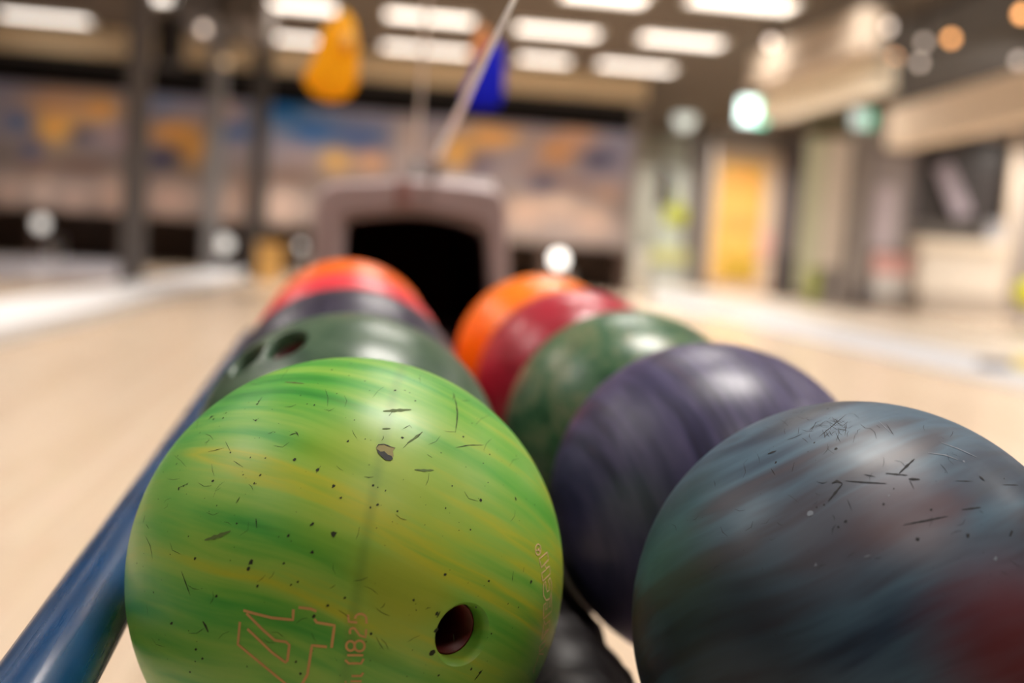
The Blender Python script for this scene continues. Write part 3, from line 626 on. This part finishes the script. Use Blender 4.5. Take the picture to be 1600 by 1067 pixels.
# ------------------------------------------------------------------ bowling balls
def swirl(name, cols, axis, freq, rough, distort=1.2, stretch=.18, speck=0, seed=0.0, spec=.5, pos=None, bump=.05, fine=.35, warp=0, wscale=7, patches=(), ring=None):
    m = bpy.data.materials.new(name); m.use_nodes = True; nt = m.node_tree; L = nt.links; b = nt.nodes['Principled BSDF']
    tc = nt.nodes.new('ShaderNodeTexCoord')
    z = Vector(axis).normalized(); x = z.orthogonal().normalized()
    # coordinate along the swirl axis and two stretched coordinates across it
    y = z.cross(x)
    comb = nt.nodes.new('ShaderNodeCombineXYZ')
    for i, (ax, s_) in enumerate(((x, stretch), (y, stretch), (z, 1.0))):
        d = nt.nodes.new('ShaderNodeVectorMath'); d.operation = 'DOT_PRODUCT'; d.inputs[1].default_value = ax*freq*s_
        L.new(tc.outputs['Object'], d.inputs[0]); L.new(d.outputs['Value'], comb.inputs[i])
    if warp:
        wn = nt.nodes.new('ShaderNodeTexNoise'); wn.inputs['Scale'].default_value = wscale; wn.inputs['Detail'].default_value = 1; L.new(tc.outputs['Object'], wn.inputs['Vector'])
        wm = nt.nodes.new('ShaderNodeMath'); wm.operation = 'MULTIPLY_ADD'; wm.inputs[1].default_value = warp*freq; L.new(wn.outputs['Fac'], wm.inputs[0]); L.new(d.outputs['Value'], wm.inputs[2]); L.new(wm.outputs[0], comb.inputs[2])
    off = nt.nodes.new('ShaderNodeVectorMath'); off.inputs[1].default_value = (seed, seed*1.7, seed*.6); L.new(comb.outputs[0], off.inputs[0])
    n1 = nt.nodes.new('ShaderNodeTexNoise'); n1.inputs['Scale'].default_value = 1; n1.inputs['Detail'].default_value = 5; n1.inputs['Roughness'].default_value = .55; n1.inputs['Distortion'].default_value = distort*.25
    L.new(off.outputs[0], n1.inputs['Vector'])
    n2 = nt.nodes.new('ShaderNodeTexNoise'); n2.inputs['Scale'].default_value = 3.3; n2.inputs['Detail'].default_value = 3; n2.inputs['Distortion'].default_value = .2
    L.new(off.outputs[0], n2.inputs['Vector'])
    mx = nt.nodes.new('ShaderNodeMix'); mx.data_type = 'FLOAT'; mx.inputs[0].default_value = fine
    L.new(n1.outputs['Fac'], mx.inputs[2]); L.new(n2.outputs['Fac'], mx.inputs[3])
    r = nt.nodes.new('ShaderNodeValToRGB'); cr = r.color_ramp
    pos = pos or [.34+.32*i/(len(cols)-1) for i in range(len(cols))]
    cr.elements[0].position = pos[0]; cr.elements[0].color = lin(cols[0])+(1,); cr.elements[1].position = pos[-1]; cr.elements[1].color = lin(cols[-1])+(1,)
    for p_, c in zip(pos[1:-1], cols[1:-1]): e = cr.elements.new(p_); e.color = lin(c)+(1,)
    L.new(mx.outputs[0], r.inputs['Fac'])
    last = r.outputs['Color']
    for pd, pc, r_in, r_out, amt in patches:         # blooms of another pigment poured into the cover
        vd = nt.nodes.new('ShaderNodeVectorMath'); vd.operation = 'DISTANCE'; vd.inputs[1].default_value = pd; L.new(tc.outputs['Object'], vd.inputs[0])
        ad = nt.nodes.new('ShaderNodeMath'); ad.operation = 'MULTIPLY_ADD'; ad.inputs[1].default_value = .09; L.new(mx.outputs[0], ad.inputs[0]); L.new(vd.outputs['Value'], ad.inputs[2])
        rg = nt.nodes.new('ShaderNodeMapRange'); rg.interpolation_type = 'SMOOTHSTEP'; rg.inputs['From Min'].default_value = r_in+.045; rg.inputs['From Max'].default_value = r_out+.045; rg.inputs['To Min'].default_value = amt; rg.inputs['To Max'].default_value = 0
        L.new(ad.outputs[0], rg.inputs['Value'])
        pm = nt.nodes.new('ShaderNodeMixRGB'); pm.inputs['Color2'].default_value = lin(pc)+(1,); L.new(rg.outputs[0], pm.inputs['Fac']); L.new(last, pm.inputs['Color1']); last = pm.outputs['Color']
    if ring:                                        # dark reflected stripe painted into the colour as a band
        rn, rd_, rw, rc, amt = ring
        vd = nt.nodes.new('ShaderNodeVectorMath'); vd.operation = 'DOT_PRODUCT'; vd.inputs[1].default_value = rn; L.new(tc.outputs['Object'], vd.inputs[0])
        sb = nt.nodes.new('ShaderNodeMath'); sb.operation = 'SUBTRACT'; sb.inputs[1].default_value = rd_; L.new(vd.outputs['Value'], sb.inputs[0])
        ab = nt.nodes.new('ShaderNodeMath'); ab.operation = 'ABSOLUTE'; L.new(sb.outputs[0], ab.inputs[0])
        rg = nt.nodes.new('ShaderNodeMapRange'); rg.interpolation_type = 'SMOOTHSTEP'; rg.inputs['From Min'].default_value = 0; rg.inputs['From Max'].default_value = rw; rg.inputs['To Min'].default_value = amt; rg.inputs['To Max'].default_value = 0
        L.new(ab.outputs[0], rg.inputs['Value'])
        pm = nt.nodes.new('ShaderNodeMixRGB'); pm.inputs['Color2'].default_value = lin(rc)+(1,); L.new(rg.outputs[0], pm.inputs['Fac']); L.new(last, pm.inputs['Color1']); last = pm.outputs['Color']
    if speck:                                       # pits and rubbed specks in the cover
        vo = nt.nodes.new('ShaderNodeTexVoronoi'); vo.inputs['Scale'].default_value = 150
        L.new(tc.outputs['Object'], vo.inputs['Vector'])
        lt = nt.nodes.new('ShaderNodeMath'); lt.operation = 'LESS_THAN'; lt.inputs[1].default_value = .16; L.new(vo.outputs['Distance'], lt.inputs[0])
        sep = nt.nodes.new('ShaderNodeSeparateColor'); L.new(vo.outputs['Color'], sep.inputs[0])
        gt = nt.nodes.new('ShaderNodeMath'); gt.operation = 'GREATER_THAN'; gt.inputs[1].default_value = 1-speck; L.new(sep.outputs[0], gt.inputs[0])
        ml = nt.nodes.new('ShaderNodeMath'); ml.operation = 'MULTIPLY'; L.new(lt.outputs[0], ml.inputs[0]); L.new(gt.outputs[0], ml.inputs[1])
        m2 = nt.nodes.new('ShaderNodeMath'); m2.operation = 'MULTIPLY'; m2.inputs[1].default_value = .55; L.new(ml.outputs[0], m2.inputs[0])
        mc = nt.nodes.new('ShaderNodeMixRGB'); mc.inputs['Color2'].default_value = lin((50, 62, 26))+(1,); L.new(m2.outputs[0], mc.inputs['Fac']); L.new(last, mc.inputs['Color1']); last = mc.outputs['Color']
    L.new(last, b.inputs['Base Color'])
    nr = nt.nodes.new('ShaderNodeTexNoise'); nr.inputs['Scale'].default_value = 28; nr.inputs['Detail'].default_value = 8; L.new(tc.outputs['Object'], nr.inputs['Vector'])
    mr = nt.nodes.new('ShaderNodeMapRange'); mr.inputs['From Min'].default_value = .3; mr.inputs['From Max'].default_value = .7; mr.inputs['To Min'].default_value = rough*.85; mr.inputs['To Max'].default_value = rough*1.2
    L.new(nr.outputs['Fac'], mr.inputs['Value']); L.new(mr.outputs['Result'], b.inputs['Roughness'])
    b.inputs['Specular IOR Level'].default_value = spec
    return m
m_insert = mat('dark red finger insert', (96, 22, 18), .5); m_holew = mat('dark hole wall', (16, 14, 12), .6)
def ball_hit(C, u, v, r=RB):
    d = ray(u, v).normalized(); oc = CAM-C; b = oc.dot(d); c = oc.dot(oc)-r*r; q = b*b-c
    if q < 0: return None
    return CAM+d*(-b-math.sqrt(q))-C
def make_ball(idx, label, m, holes=(), hole_r=.0125, hole_mat=None, segs=(96, 64)):
    row, k = idx
    C = loc(0 if row == 'L' else SEP, (0 if row == 'L' else -.0678)+PITCHB*k, 0)
    t = thing('bowling_ball', label, 'bowling ball', C, group='bowling balls on the rack')
    bm = bmesh.new(); bmesh.ops.create_uvsphere(bm, u_segments=segs[0], v_segments=segs[1], radius=RB)
    me = bpy.data.meshes.new('shell'); bm.to_mesh(me); bm.free(); me.materials.append(m); me.materials.append(hole_mat or m)
    o = link('shell', me, None, t)
    cut = None
    if holes:
        bmc = bmesh.new()
        for (n_, r_) in holes:
            q = n_.normalized().to_track_quat('Z', 'Y').to_matrix()
            cap = math.sqrt(RB*RB-r_*r_)
            pr = [(r_*.98, RB-.055), (r_, cap-.004), (r_*1.06, cap-.0018), (r_*1.22, cap+.0003), (r_*1.5, cap+.003), (r_*1.5, RB+.01)]
            N = 40; rows = []
            for (a_, z_) in pr: rows.append([bmc.verts.new(q @ Vector((a_*math.cos(2*math.pi*i/N), a_*math.sin(2*math.pi*i/N), z_))) for i in range(N)])
            for ra, rb in zip(rows, rows[1:]):
                for i in range(N): bmc.faces.new((ra[i], ra[(i+1) % N], rb[(i+1) % N], rb[i]))
            bmc.faces.new(list(reversed(rows[0]))); bmc.faces.new(rows[-1])
        mc = bpy.data.meshes.new('cutter'); bmc.normal_update(); bmc.to_mesh(mc); bmc.free(); mc.materials.append(m)
        cut = bpy.data.objects.new('cutter', mc); COL.objects.link(cut); cut.location = C
        bpy.context.view_layer.update()
        md = o.modifiers.new('holes', 'BOOLEAN'); md.operation = 'DIFFERENCE'; md.object = cut; md.solver = 'EXACT'
        dg = bpy.context.evaluated_depsgraph_get()
        me2 = bpy.data.meshes.new_from_object(o.evaluated_get(dg)); o.modifiers.clear(); o.data = me2
        bpy.data.objects.remove(cut)
        for (n_, r_) in holes:                      # sleeve inside each hole
            q = n_.normalized().to_track_quat('Z', 'Y').to_matrix(); N = 28; cap = math.sqrt(RB*RB-r_*r_)
            vs = []; ro_, ri_ = r_*.975, r_*.90; z0_, z1_ = RB-.053, cap-.009
            for (a_, z_) in ((ri_, z0_+.004), (ri_, z1_), (ro_, z1_), (ro_, z0_)): vs += [q @ Vector((a_*math.cos(2*math.pi*i/N), a_*math.sin(2*math.pi*i/N), z_)) for i in range(N)]
            fs = [(k_*N+i, k_*N+(i+1) % N, (k_+1)*N+(i+1) % N, (k_+1)*N+i) for k_ in range(3) for i in range(N)]
            fs += [tuple(range(N)), tuple(range(3*N, 4*N))]
            MB().add(vs, fs, True).build('finger_insert', m_insert, t)
    for p_ in o.data.polygons: p_.use_smooth = True
    if holes: o.data.set_sharp_from_angle(angle=R_(50))
    return t, C

# view axes used to aim the marbling
def view_axis(a, b_, c): return rt*a + up*b_ - fw*c
Cg = loc(0, 0, 0)
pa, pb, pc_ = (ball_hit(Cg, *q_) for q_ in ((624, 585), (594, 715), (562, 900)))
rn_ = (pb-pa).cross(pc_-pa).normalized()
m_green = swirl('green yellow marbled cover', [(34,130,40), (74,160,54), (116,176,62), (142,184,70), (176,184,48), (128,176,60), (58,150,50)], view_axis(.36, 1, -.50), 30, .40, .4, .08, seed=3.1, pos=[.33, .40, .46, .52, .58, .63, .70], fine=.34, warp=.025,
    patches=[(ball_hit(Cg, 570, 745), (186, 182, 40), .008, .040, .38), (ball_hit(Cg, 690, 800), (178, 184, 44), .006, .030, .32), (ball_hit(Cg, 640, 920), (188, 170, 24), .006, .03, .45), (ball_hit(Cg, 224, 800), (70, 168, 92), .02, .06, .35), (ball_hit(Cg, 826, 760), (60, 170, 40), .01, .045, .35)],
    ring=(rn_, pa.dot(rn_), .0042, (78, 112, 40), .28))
hd = [(ball_hit(Cg, 724, 992), .0118), (ball_hit(Cg, 560, 1190), .0105), (ball_hit(Cg, 690, 1205), .0105)]
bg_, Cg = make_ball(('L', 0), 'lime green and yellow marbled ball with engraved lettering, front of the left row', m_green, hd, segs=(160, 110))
Cr = loc(SEP, -.0678, 0)
m_slate = swirl('slate teal marbled cover', [(14,17,28), (34,54,76), (62,90,110), (46,50,66), (60,48,58), (84,36,42), (22,20,30)], view_axis(-.50, 1, -.36), 17, .46, .5, .12, seed=9.3, pos=[.33, .41, .47, .52, .57, .63, .70], fine=.3, warp=.035,
    patches=[(ball_hit(Cr, 1590, 1000), (104, 18, 20), .008, .045, .75), (ball_hit(Cr, 1040, 830), (18, 66, 72), .01, .045, .6), (ball_hit(Cr, 1420, 800), (112, 80, 80), .005, .03, .5), (ball_hit(Cr, 1300, 840), (70, 46, 48), .005, .03, .5), (ball_hit(Cr, 1120, 1010), (10, 14, 22), .02, .06, .7)])
bs_, Cr = make_ball(('R', 0), 'scuffed dark slate and teal marbled ball, front of the right row', m_slate, (), segs=(160, 110))
C1 = loc(SEP, -.0678+PITCHB, 0)
m_purp = swirl('purple marbled cover', [(22,20,46), (48,44,82), (74,67,106), (38,34,68), (88,66,98)], view_axis(1, .25, -.3), 40, .40, .6, .12, seed=5.5, fine=.3)
make_ball(('R', 1), 'dark purple marbled ball, second from the front in the right row', m_purp, [(ball_hit(C1, 1182, 546), .012), (ball_hit(C1, 1196, 541), .004)][:1])
m_for = swirl('forest green marbled cover', [(24,60,36), (46,88,56), (66,104,70), (112,122,88), (38,80,50)], view_axis(.4, .6, .5), 40, .34, 2.5, .6, seed=1.7)
make_ball(('R', 2), 'mottled forest green ball, middle of the right row', m_for)
make_ball(('R', 3), 'crimson red ball between the green and orange balls of the right row', swirl('crimson cover', [(150,20,40), (176,36,56), (160,26,46)], view_axis(.2, 1, .2), 20, .32, 1, .4))
make_ball(('R', 4), 'bright orange ball, farthest of the right row', swirl('orange cover', [(255,112,4), (255,130,16), (255,120,8)], view_axis(.2, 1, .2), 20, .32, 1, .4))
C2 = loc(0, PITCHB, 0)
m_bott = swirl('bottle green marbled cover', [(40,66,50), (62,88,68), (80,104,82), (54,80,60)], view_axis(.3, 1, -.2), 34, .33, 2, .3, seed=2.2)
make_ball(('L', 1), 'bottle green ball with two finger holes showing, second in the left row', m_bott, [(ball_hit(C2, 446, 536), .0135), (ball_hit(C2, 384, 560), .0135)])
make_ball(('L', 2), 'charcoal purple ball, middle of the left row', swirl('charcoal purple cover', [(44,42,58), (62,58,76), (52,50,66)], view_axis(.6, .6, .2), 40, .33, 1.5, .4, seed=4))
make_ball(('L', 3), 'coral red ball, fourth in the left row behind the charcoal purple one', swirl('coral cover', [(220,52,62), (230,66,78), (222,58,68)], view_axis(.2, 1, .2), 20, .32, 1, .4))
make_ball(('L', 4), 'orange red ball, farthest of the left row', swirl('orange red cover', [(255,100,0), (255,112,6), (255,106,2)], view_axis(.2, 1, .2), 20, .32, 1, .4))

# ------------------------------------------------------------------ engraving, scuffs and chips on the two front balls
def ribbon(b, C, pts, wpx, lift=.00012, taper=False):
    """a thin flat stroke lying on the ball, through picture points"""
    q = []
    for (u0, v0), (u1, v1) in zip(pts, pts[1:]):
        k = max(1, int(math.hypot(u1-u0, v1-v0)/5))
        for i in range(k): q.append((u0+(u1-u0)*i/k, v0+(v1-v0)*i/k))
    q.append(pts[-1])
    h = [ball_hit(C, *p_) for p_ in q]; h = [x for x in h if x is not None]
    if len(h) < 2: return
    wd = wpx*.46/F/2; vs = []
    for i, p_ in enumerate(h):
        tg = (h[min(i+1, len(h)-1)]-h[max(i-1, 0)])
        if tg.length < 1e-9: tg = Vector((1, 0, 0))
        nn = p_.normalized(); sd = nn.cross(tg).normalized()*wd*((.15+.85*math.sin(math.pi*(i+.3)/(len(h)-.4))*(1+.35*math.sin(i*2.7))) if taper else 1)
        for s_ in (-1, 0, 1): vs.append((p_+sd*s_).normalized()*(RB+lift))
    fs = []
    for i in range(len(h)-1):
        for k in (0, 1): fs.append((3*i+k, 3*i+k+1, 3*i+k+4, 3*i+k+3))
    b.add(vs, fs, True)
def blot(b, C, u, v, r, lift=.00010, sq=.7):
    h = ball_hit(C, u, v)
    if h is None: return
    nn = h.normalized(); x = nn.orthogonal().normalized(); y = nn.cross(x); rr_ = r*.46/F; a0_ = random.random()*6.28; n_ = 8
    pts = [(h+(x*math.cos(a0_+6.283*i/n_)+y*math.sin(a0_+6.283*i/n_)*sq)*rr_*random.uniform(.55, 1.25)).normalized()*(RB+lift) for i in range(n_)]
    b.add([h.normalized()*(RB+lift)]+pts, [(0, 1+i, 1+(i+1) % n_) for i in range(n_)], True)
def zm(x0, y0, s_, pts): return [(x0+a_/s_, y0+b_/s_) for a_, b_ in pts]
m_eng = mat('engraved tan', (228, 190, 140), .7); m_engd = mat('engraved ochre', (200, 154, 92), .7)
b = MB()
lg = lambda *pts: zm(350, 930, 6.4, pts)
for st in (lg((195,150),(300,180),(480,225),(690,245),(695,140)), lg((745,120),(870,135),(925,160)), lg((905,235),(925,270),(1105,300),(1075,525)), lg((1030,515),(880,500),(835,790),(790,870),(740,960)),
           lg((225,180),(390,345),(510,450),(620,465),(655,495),(635,650),(615,670),(480,570),(235,335)), lg((160,265),(140,490),(600,870),(720,985))):
    ribbon(b, Cg, st, 4.2)
b.build('engraved_logo', m_engd, bg_, label='outlined angular emblem engraved in tan')
b = MB(); tx = lambda *pts: zm(520, 930, 7.79, pts)
circ = lambda cx_, cy_, rx, ry: [(cx_+rx*math.cos(6.2832*i/20), cy_+ry*math.sin(6.2832*i/20)) for i in range(21)]
for st in (tx((185,235),(195,322),(298,330)), tx((270,285),(280,250),(310,228),(350,225),(385,240),(405,270),(412,345)), tx((215,470),(205,440),(215,410),(240,398),(265,402),(330,490),(400,510),(405,412)), tx(*circ(215,615,52,58)), tx(*circ(325,615,62,65)),
           tx((175,728),(370,728)), tx((150,785),(195,828),(345,828),(375,770)), tx((228,980),(345,980),(370,940)), tx((215,1045),(350,1045)), tx((148,1056),(165,1050)), tx((215,1120),(350,1120)), tx((215,1190),(345,1190),(345,1120))):
    ribbon(b, Cg, st, 3.6)
b.build('engraved_number', m_engd, bg_, label='engraved number line reading iL (1825')
b = MB(); a1 = lambda *pts: zm(800, 840, 8.889, pts); a2 = lambda *pts: zm(800, 940, 8.889, pts)
for st in (a1(*circ(360,165,38,75)), a1((335,180),(385,150),(380,180),(350,165),(388,195)), a1((485,200),(375,295),(405,415),(445,370),(480,435),(410,495),(425,605),(528,500),(520,395),(470,430)), a1((445,370),(505,300),(485,200)),
           a1((525,555),(548,640),(545,740),(520,840),(470,870),(435,800),(430,690),(445,630),(465,610),(470,700),(485,750),(510,730),(518,650),(500,600),(525,555)),
           a2((545,-110),(548,130),(435,240),(437,45),(470,15),(465,110),(490,90),(490,-20),(520,-40),(512,75),(530,60),(545,-110)),
           a2((525,255),(460,320),(440,260),(425,430),(405,530),(440,490),(450,420),(510,375),(525,255)), a2((505,390),(440,470)), a2((465,535),(385,610),(375,695),(430,650),(475,590)), a2((435,725),(370,725),(345,820),(300,940),(298,990))):
    ribbon(b, Cg, st, 2.4)
b.build('engraved_lettering', m_eng, bg_, label='outlined capital letters ending in TECH and a registered mark')
# dark pits
spk = []
z1 = [(1313,152,2),(1420,188,1.6),(1435,112,1.8),(1520,222,1.8),(1345,300,1.2),(1205,372,2.2),(1160,365,1.3),(1118,312,1.2),(848,365,2.5),(858,348,1.8),(560,445,3.4),(575,460,2.6),(652,422,2),(635,452,2.2),(840,465,1.6),(1455,465,1.3),(1415,598,2.6),(1080,710,3.4),(1228,775,3.4),(1325,878,3),(1570,875,2),(1370,950,2.2),(868,810,2),(680,668,1.8),(805,700,1.7),(898,703,1.7),(570,845,3),(358,893,3.2),(388,878,1.6),(410,868,1.6),(830,860,2.2),(345,740,1.7),(352,688,2),(262,790,1.2),(595,1000,1.4),(230,960,1.4),(760,808,1.4),(490,545,1.3)]
z2 = [(895,570,2.2),(1060,680,1.8),(1225,690,1.6),(1020,735,1.4),(1005,967,3.2),(1222,957,3),(515,575,2.4),(825,878,1.6),(785,1015,1.6),(485,1035,2.2),(410,905,1.8),(333,875,1.8),(85,875,2.2),(360,995,2.4),(315,1010,1.8),(530,280,1.6),(595,345,1.8),(470,280,3),(560,295,1.4),(950,485,1.4),(1340,995,1.5),(310,282,1.2),(1050,855,1.5)]
z3 = [(720,72,1.6),(1190,77,3),(1325,137,5),(1043,145,2.8),(418,152,1.4),(460,290,2.6),(808,315,4.4),(790,355,4),(850,462,3.2),(593,525,2.8),(200,503,1.8),(1015,320,2.2),(1190,250,3.4),(1100,437,2.2),(1288,585,2.4),(1205,650,3.2),(313,695,3.2),(235,798,1.4),(465,858,2.4),(507,915,2.6),(460,932,2),(428,1000,2),(1090,932,2.4),(1120,1008,2.4),(1560,762,2.2),(790,620,2),(140,258,1),(135,340,1),(145,495,1),(1395,535,2),(1060,455,1.8),(305,265,1.2),(97,320,1.6)]
z4 = [(540,390,3.2),(815,430,2.4),(1080,435,3.4),(490,635,3.2),(485,740,3.4),(460,880,5),(80,760,2.4),(700,110,1.6),(935,572,1.4),(1000,595,1.4),(830,760,1.8),(345,550,2.4),(735,595,2),(500,1020,2),(760,1000,3),(705,980,3)]
for z_, (x0_, y0_) in ((z1, (190, 540)), (z2, (500, 540)), (z3, (190, 800)), (z4, (560, 800))):
    spk += [(x0_+a_/4, y0_+b_/4, r_) for a_, b_, r_ in z_]
for i in range(150):
    u, v = random.uniform(215, 865), random.uniform(565, 1060)
    spk.append((u, v, random.uniform(.5, 1.1)))
b = MB()
for u, v, r_ in spk: blot(b, Cg, u, v, r_*1.15)
q1 = lambda *p_: zm(190, 540, 4, p_); q2 = lambda *p_: zm(500, 540, 4, p_); q3 = lambda *p_: zm(190, 800, 4, p_); q4 = lambda *p_: zm(560, 800, 4, p_)
for st, w_ in ((q2((830,290),(850,360),(858,420),(855,480),(845,545)), 2.2), (q2((850,637),(930,622),(1020,621)), 1.4), (q3((375,370),(400,440),(430,520)), 1.6), (q3((150,150),(180,210),(195,290)), 1.1),
              (q2((640,540),(610,570)), 1.2), (q3((508,682),(525,710),(542,750)), 3.6), (q1((845,372),(878,322)), 1.2), (q1((545,460),(578,436)), 3), (q1((820,460),(840,472),(860,452)), .9), (q1((1050,560),(1090,545),(1105,562)), 1.5),
              (q1((540,665),(640,640)), .8), (q1((650,600),(680,660)), .8), (q1((700,720),(760,760)), .9), (q1((520,610),(550,592)), 1), (q1((740,945),(715,985)), 1.2), (q2((840,300),(830,340)), 1), (q2((520,520),(560,497),(575,515)), .9),
              (q2((885,345),(940,345)), .9), (q3((135,70),(148,20)), 1.3), (q3((840,40),(845,100)), 1.4), (q4((960,430),(968,370)), .9), (q4((1030,375),(1034,345)), .9), (q4((490,660),(510,620)), 2), (q4((725,1050),(775,985)), 2.6), (q4((470,750),(500,730)), 2.6),
              (q1((360,888),(420,858)), 1.0), (q2((560,600),(520,640)), .7), (q2((670,680),(700,700)), .7), (q2((430,440),(455,410)), .9)):
    ribbon(b, Cg, st, w_*1.1, taper=True)
for i in range(80):
    u, v = random.uniform(225, 850), random.uniform(570, 1000); a_ = random.uniform(0, 3.14); l_ = random.uniform(4, 14); k_ = random.uniform(-.5, .5)
    ribbon(b, Cg, [(u, v), (u+l_*math.cos(a_), v+l_*math.sin(a_)), (u+2*l_*math.cos(a_+k_), v+2*l_*math.sin(a_+k_))], random.uniform(.5, .9), taper=True)
m_pits = mat('dark pit dirt', (38, 44, 18), .8)
b.build('pit_marks', m_pits, bg_, kind='stuff', label='small dark pits and scratches')
b = MB(); ribbon(b, Cg, q3((520,175),(600,152),(682,118)), 6.5, taper=True); ribbon(b, Cg, q2((395,410),(480,405),(570,400)), 7, taper=True); ribbon(b, Cg, q2((545,610),(590,580),(640,540)), 4, taper=True); ribbon(b, Cg, q2((590,775),(650,780),(710,778)), 4, taper=True); ribbon(b, Cg, q1((1020,228),(1080,232),(1140,238)), 4, taper=True); ribbon(b, Cg, q2((390,520),(440,518)), 3, taper=True)
b.build('scuff_mark', mat('grey green scuff', (86, 108, 44), .7), bg_, label='dull grey green scuff smears')
b = MB(); h = q2((350,640),(365,620),(400,618),(470,640),(455,660),(460,690),(440,715),(405,715),(385,690),(362,668))
hp = [ball_hit(Cg, *p_).normalized()*(RB+.00016) for p_ in h]; cc_ = sum(hp, Vector())/len(hp)
b.add([cc_.normalized()*(RB+.00016)]+hp, [(0, 1+i, 1+(i+1) % len(hp)) for i in range(len(hp))]); b.build('chip', mat('raw brown chip', (150, 140, 90), .8), bg_, label='brown chip knocked out of the cover')
b = MB(); hq = q2((356,648),(378,664),(402,662),(425,684),(446,690),(456,708),(440,720),(410,716),(384,694),(362,672))
hp = [ball_hit(Cg, *p_).normalized()*(RB+.00026) for p_ in hq]; cc_ = sum(hp, Vector())/len(hp)
b.add([cc_.normalized()*(RB+.00026)]+hp, [(0, 1+i, 1+(i+1) % len(hp)) for i in range(len(hp))]); ribbon(b, Cg, q2((350,640),(365,620),(400,617),(440,632),(470,641)), 1.6, .0003, taper=True)
b.build('chip_edge', m_holew, bg_, label='dark edge of the chip')
# slate ball
b = MB(); k1 = lambda *p_: zm(1200, 620, 4, p_)
for st, w_ in ((k1((120,270),(165,255),(212,233)), 1.6), (k1((0,357),(52,338)), 4), (k1((320,250),(400,185),(492,108)), 1.3), (k1((465,545),(420,600),(375,655)), 3), (k1((400,540),(430,526),(465,541)), 4), (k1((480,525),(600,534),(742,542)), 2.2),
              (k1((820,478),(868,432),(916,388)), 3.2), (k1((735,478),(800,484),(872,490)), 2.2), (k1((880,514),(948,516)), 4.6), (k1((1210,705),(1330,690)), 2), (k1((845,800),(980,775),(1125,745)), 2.2), (k1((1320,495),(1352,525)), 4), (k1((1470,550),(1562,552)), 1.4),
              (k1((885,520),(912,575)), 1), (k1((1512,870),(1526,838)), 4), (k1((270,215),(300,160),(340,150)), .9), (k1((360,150),(420,180),(480,150)), .9), (k1((290,180),(260,210)), 1), (k1((440,200),(500,215)), .9), (k1((740,170),(785,240)), 1), (k1((680,180),(700,195)), 1),
              (k1((20,450),(45,490)), 1.3), (k1((150,470),(165,410)), .9), (k1((600,485),(670,500)), 1.4), (k1((1170,525),(1280,528)), 1.2), (k1((350,255),(380,225)), .9), (k1((400,130),(430,150),(410,175)), .8)):
    ribbon(b, Cr, st, w_*1.1, taper=True)
for a_, b_, r_ in ((50,410,3.4),(290,287,2.6),(425,325,4),(485,780,3.4),(440,815,3),(935,890,4.6),(1250,865,4.6),(722,670,3.4),(785,575,2),(1475,512,2.4),(375,75,3),(350,675,2.4),(305,690,2),(250,345,1.6),(480,190,1.6),(1020,705,3)): blot(b, Cr, 1200+a_/4, 620+b_/4, r_*.9)
for i in range(60): blot(b, Cr, random.uniform(1020, 1600), random.uniform(650, 1000), random.uniform(.5, 1.0))
for i in range(90):
    q_ = i < 45
    u, v = (random.gauss(1300, 32), random.gauss(664, 13)) if q_ else (random.uniform(1040, 1600), random.uniform(650, 900)); a_ = random.uniform(0, 3.14); l_ = random.uniform(4, 11); k_ = random.uniform(-.5, .5)
    ribbon(b, Cr, [(u, v), (u+l_*math.cos(a_), v+l_*math.sin(a_)), (u+2*l_*math.cos(a_+k_), v+2*l_*math.sin(a_+k_))], random.uniform(.5, .9), taper=True)
b.build('pit_marks', mat('dark scratch dirt', (24, 24, 28), .8), bs_, kind='stuff', label='small dark pits and scratches')
b = MB()
for a_, b_, r_ in ((755,617,1.8),(265,725,6),(1420,290+720,4),(300,660+390,3),(1225,405,3)): blot(b, Cr, 1200+a_/4, 620+b_/4, r_)
for st, w_ in ((k1((1080,285),(1190,325),(1305,378)), 3), (k1((1000,350),(1110,365),(1190,395)), 2.4), (k1((690,150),(780,235)), 1), (k1((600,640+360),(640,690+300)), 1.4)): ribbon(b, Cr, st, w_*1.1, taper=True)
b.build('rub_mark', mat('pale rubbed spots', (112, 120, 132), .6), bs_, label='pale rubbed flecks')
